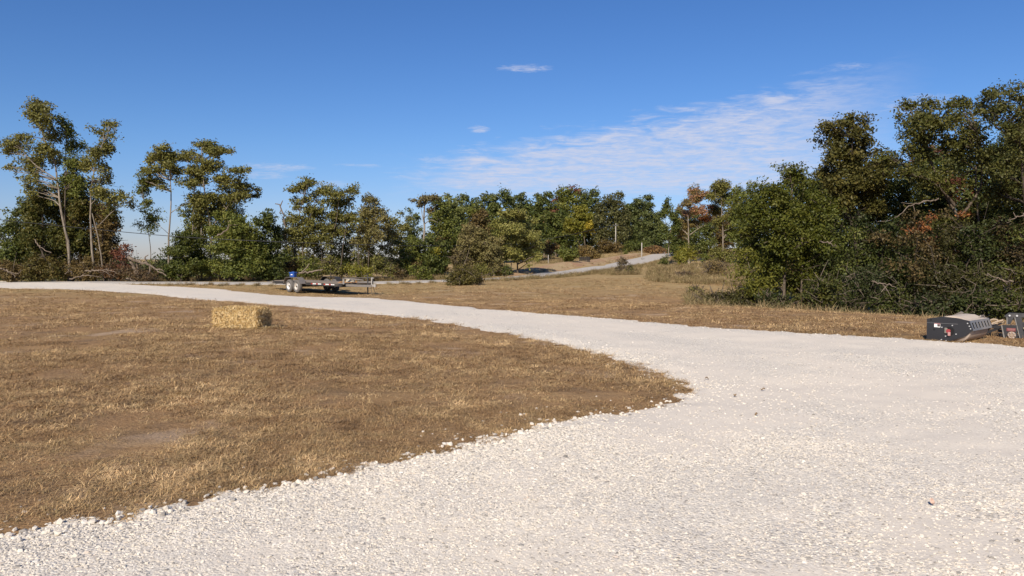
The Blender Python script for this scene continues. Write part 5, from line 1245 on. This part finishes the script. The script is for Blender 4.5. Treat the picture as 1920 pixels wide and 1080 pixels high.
def src(name, V, F, m):
    me = bpy.data.meshes.new(name); me.from_pydata([tuple(q) for q in V], [], [tuple(f) for f in F]); me.materials.append(m)
    return bpy.data.objects.new(name, me)
rng = np.random.default_rng(21)
def wedge(n, r0, r1, a0=-39, a1=39):
    r = np.sqrt(rng.uniform(r0 * r0, r1 * r1, n)); a = np.radians(rng.uniform(a0, a1, n))
    return r * np.sin(a), r * np.cos(a)

# stones
def stone_mesh(k):
    bm = bmesh.new(); bmesh.ops.create_icosphere(bm, subdivisions=1, radius=1.0); r = np.random.default_rng(100 + k)
    ax = r.uniform(0.55, 1.25, 3); ax[2] *= 0.75
    for v in bm.verts:
        f = r.uniform(0.65, 1.2); v.co = (v.co.x * ax[0] * f, v.co.y * ax[1] * f, v.co.z * ax[2] * f)
    me = bpy.data.meshes.new('stone'); bm.to_mesh(me); bm.free(); me.materials.append(STONE); return me
SM = [stone_mesh(k) for k in range(9)]
xs, ys, ss = [], [], []
for n_, r0, r1, md_ in [(95000, 2.9, 7.0, 0.0072), (62000, 7.0, 13.0, 0.0088), (20000, 13.0, 24.0, 0.0105)]:
    x, y = wedge(n_, r0, r1); s = gsd(x, y); dust = fbm(x + 31, y - 7, 0.45)
    edge = np.exp(-np.clip(s, 0, 9) / 0.55)
    coarse = np.clip((fbm(x - 11, y + 5, 0.4) - 0.42) * 5, 0, 1)
    corner = np.clip((x - 1.6) / 1.2, 0, 1) * np.clip((5.2 - y) / 1.6, 0, 1)
    keepp = (s > -0.03) & (rng.random(n_) < (1 - 0.7 * track(x, y)) * np.clip(0.30 + 0.9 * edge + coarse * 0.6 + corner, 0, 1))
    sz = md_ * np.exp(rng.normal(size=n_) * 0.34) * (0.85 + 0.65 * edge + 0.75 * corner + 0.2 * coarse)
    xs.append(x[keepp]); ys.append(y[keepp]); ss.append(sz[keepp])
# strays thrown on to the turf
x, y = wedge(40000, 3, 14); s = gsd(x, y); kp = (s < 0) & (s > -0.8) & (rng.random(len(x)) < 0.5 * np.exp(s / 0.20)); xs.append(x[kp]); ys.append(y[kp]); ss.append(0.012 * np.exp(rng.normal(size=kp.sum()) * 0.4))
x = np.concatenate(xs); y = np.concatenate(ys); s_ = np.concatenate(ss)
z = np.maximum(gravel_z(x, y), gnd(x, y)) - s_ * 0.08
scatter('loose_gravel', 'loose crushed limestone chips spread over the drive', 'gravel', np.stack([x, y, z], 1), rng.uniform(-0.5, 0.5, (len(x), 3)) * np.array([1, 1, 12]), s_[:, None] * np.array([1.0, 1.0, 0.8]), rng.integers(0, 9, len(x)), [bpy.data.objects.new('chip', m) for m in SM])
# larger border stones, each its own piece of the drive
es = np.array([hit(*p) for p in edge_near[10:]]); el = spline(es, 400); cnt = 0
for k in range(700):
    if cnt >= 190: break
    t = rng.random() ** 0.7; q_ = el[int(t * 399)] + rng.normal(size=2) * np.array([0.10, 0.14])
    s0 = float(gsd(q_[:1], q_[1:])[0])
    if s0 < -0.18 or s0 > 0.35 or q_[1] < 2.8: continue
    sz = rng.uniform(0.014, 0.027) * (1.2 if rng.random() < 0.12 else 1)
    st = bpy.data.objects.new('stone', SM[cnt % 9]); st.scale = (sz * rng.uniform(.9, 1.3), sz, sz * rng.uniform(.8, 1.1)); st.rotation_euler = (rng.uniform(-.4, .4), rng.uniform(-.4, .4), rng.uniform(0, 6.3))
    st.location = (q_[0], q_[1], max(float(gravel_z(q_[:1], q_[1:])[0]), float(gnd(q_[:1], q_[1:])[0])) + sz * 0.35); link(st, gravel); cnt += 1

# grass tufts
def tuft(k, n, h, spread, wdt, lay):
    r = np.random.default_rng(300 + k); V, F = [], []
    for i in range(n):
        p = np.array([r.normal() * spread, r.normal() * spread, -0.004]); yaw_ = r.uniform(0, 6.283); e = r.uniform(*lay); L = h * r.uniform(0.55, 1.3)
        d = np.array([math.cos(yaw_) * math.cos(e), math.sin(yaw_) * math.cos(e), math.sin(e)]); sd = np.array([-math.sin(yaw_), math.cos(yaw_), 0]) * wdt * r.uniform(.6, 1.2)
        m_ = p + d * L * 0.55; e2 = e * r.uniform(-0.1, 0.7); d2 = np.array([math.cos(yaw_ + r.normal() * .4) * math.cos(e2), math.sin(yaw_ + r.normal() * .4) * math.cos(e2), math.sin(e2)]); t_ = m_ + d2 * L * 0.5
        b = len(V); V += [p - sd, p + sd, m_ + sd * .8, m_ - sd * .8, t_]; F += [(b, b + 1, b + 2, b + 3), (b + 3, b + 2, b + 4)]
    return V, F
TUFTS = [src('tuft', *tuft(k, 20, 0.055, 0.045, 0.0019, (0.1, 1.0)), BLADE) for k in range(6)]
P_, R_, S_, I_ = [], [], [], []
for n_, r0, r1, sc in [(30000, 3.0, 8.0, 0.85), (42000, 8.0, 16.0, 1.1), (34000, 16.0, 34.0, 1.7), (16000, 34, 62, 2.6)]:
    x, y = wedge(n_, r0, r1); s = gsd(x, y); dn = fbm(x + 3, y + 9, 0.7)
    kp = (s < 0.05 * (rng.random(n_) ** 2)) & (rng.random(n_) < np.clip(0.35 + (dn - 0.36) * 4.5, 0.06, 1.0)) & (road_dist(x, y) > 2.45)
    x, y = x[kp], y[kp]; m_ = len(x)
    P_.append(np.stack([x, y, gnd(x, y)], 1)); R_.append(np.stack([rng.normal(size=m_) * .12, rng.normal(size=m_) * .12, rng.uniform(0, 6.283, m_)], 1))
    q_ = sc * rng.uniform(0.65, 1.35, m_) * (0.8 + 0.6 * dn[kp]); S_.append(np.stack([q_, q_, q_ * rng.uniform(0.4, 0.8, m_)], 1)); I_.append(rng.integers(0, 6, m_))
scatter('dry_grass', 'short dry mown grass stubble over the lawn', 'grass', np.concatenate(P_), np.concatenate(R_), np.concatenate(S_), np.concatenate(I_), TUFTS)
# taller weeds on verges, slope and under the trees
WEEDS = [src('weed', *tuft(50 + k, 26, 0.55, 0.13, 0.009, (0.7, 1.5)), WEED) for k in range(5)]
def zone(n, a0, a1, r0, r1):
    px_ = rng.uniform(a0, a1, n); d_ = rng.uniform(r0, r1, n); return np.stack([(px_ - 960) / FPX * d_, d_], 1)
kk = np.concatenate([rng.integers(70, 190, 1500), rng.integers(22, 95, 900)]); sdv = np.concatenate([rng.choice([-1, 1], 1500) * rng.uniform(2.8, 6.0, 1500), -rng.uniform(2.6, 4.6, 900)])
zs = np.concatenate([rc[kk] + nm[kk] * sdv[:, None], zone(1500, 1215, 1430, 54, 90), zone(500, 1290, 1425, 31, 39), zone(700, -20, 330, 57.6, 59), zone(450, 330, 745, 59, 63.5), zone(600, 740, 1010, 64.5, 69), zone(800, 1000, 1240, 98, 135), zone(700, 1420, 1960, 25.5, 30.5), zone(260, 1140, 1200, 68, 80)])
zs = zs[(road_dist(zs[:, 0], zs[:, 1]) > 2.5) & (gsd(zs[:, 0], zs[:, 1]) < -0.1)]
m_ = len(zs); q_ = rng.uniform(0.45, 1.1, m_) * np.where((zs[:, 0] < -2) & (zs[:, 1] < 58) & (zs[:, 1] > 45), 0.62, 1.0)
scatter('tall_weeds', 'tall tan weeds along the road verge and wood edges', 'weeds', np.stack([zs[:, 0], zs[:, 1], terr(zs[:, 0], zs[:, 1]) - 0.02], 1), np.stack([rng.normal(size=m_) * .1, rng.normal(size=m_) * .1, rng.uniform(0, 6.3, m_)], 1), np.stack([q_ * 1.3, q_ * 1.3, q_], 1), rng.integers(0, 5, m_), WEEDS)
# a few dry leaves blown on to the gravel
DLEAF = simple('dry_leaf', (0.22, 0.15, 0.09), 0.8, var=0.3, bump=0)
for px_, py_, lab in [(1417, 790, 'dark curled dry leaf alone on the open gravel'), (1430, 738, 'brown dry leaf on the gravel right of the lawn tip'), (1378, 750, 'small leaf scrap on the gravel near the lawn tip'), (1325, 717, 'twisted leaf right at the lawn tip'), (1748, 958, 'pinkish leaf on the gravel at lower right')]:
    q_ = hit(px_, py_); r = np.random.default_rng(px_); L = 0.024
    V = []; F = []
    for i in range(5):
        for j in range(3): V.append(((i / 4 - .5) * 2 * L, (j - 1) * L * .55 * math.sin(math.pi * (0.08 + .84 * i / 4)), 0.006 + 0.014 * abs(j - 1) + 0.012 * math.sin(i * 1.3 + px_)))
    for i in range(4):
        for j in range(2): F.append((i * 3 + j, i * 3 + 3 + j, i * 3 + 4 + j, i * 3 + 1 + j))
    lf = MB().add(V, F).build('dry_leaf', DLEAF if px_ != 1748 else simple('pink_leaf', (0.60, 0.43, 0.34), 0.8, bump=0)); lf.location = (q_[0], q_[1], float(gravel_z(q_[:1], q_[1:])[0]) + 0.012); lf.rotation_euler = (0.1, 0.15, r.uniform(0, 6.3)); tag(lf, lab, 'leaf', 'leaves on the gravel')
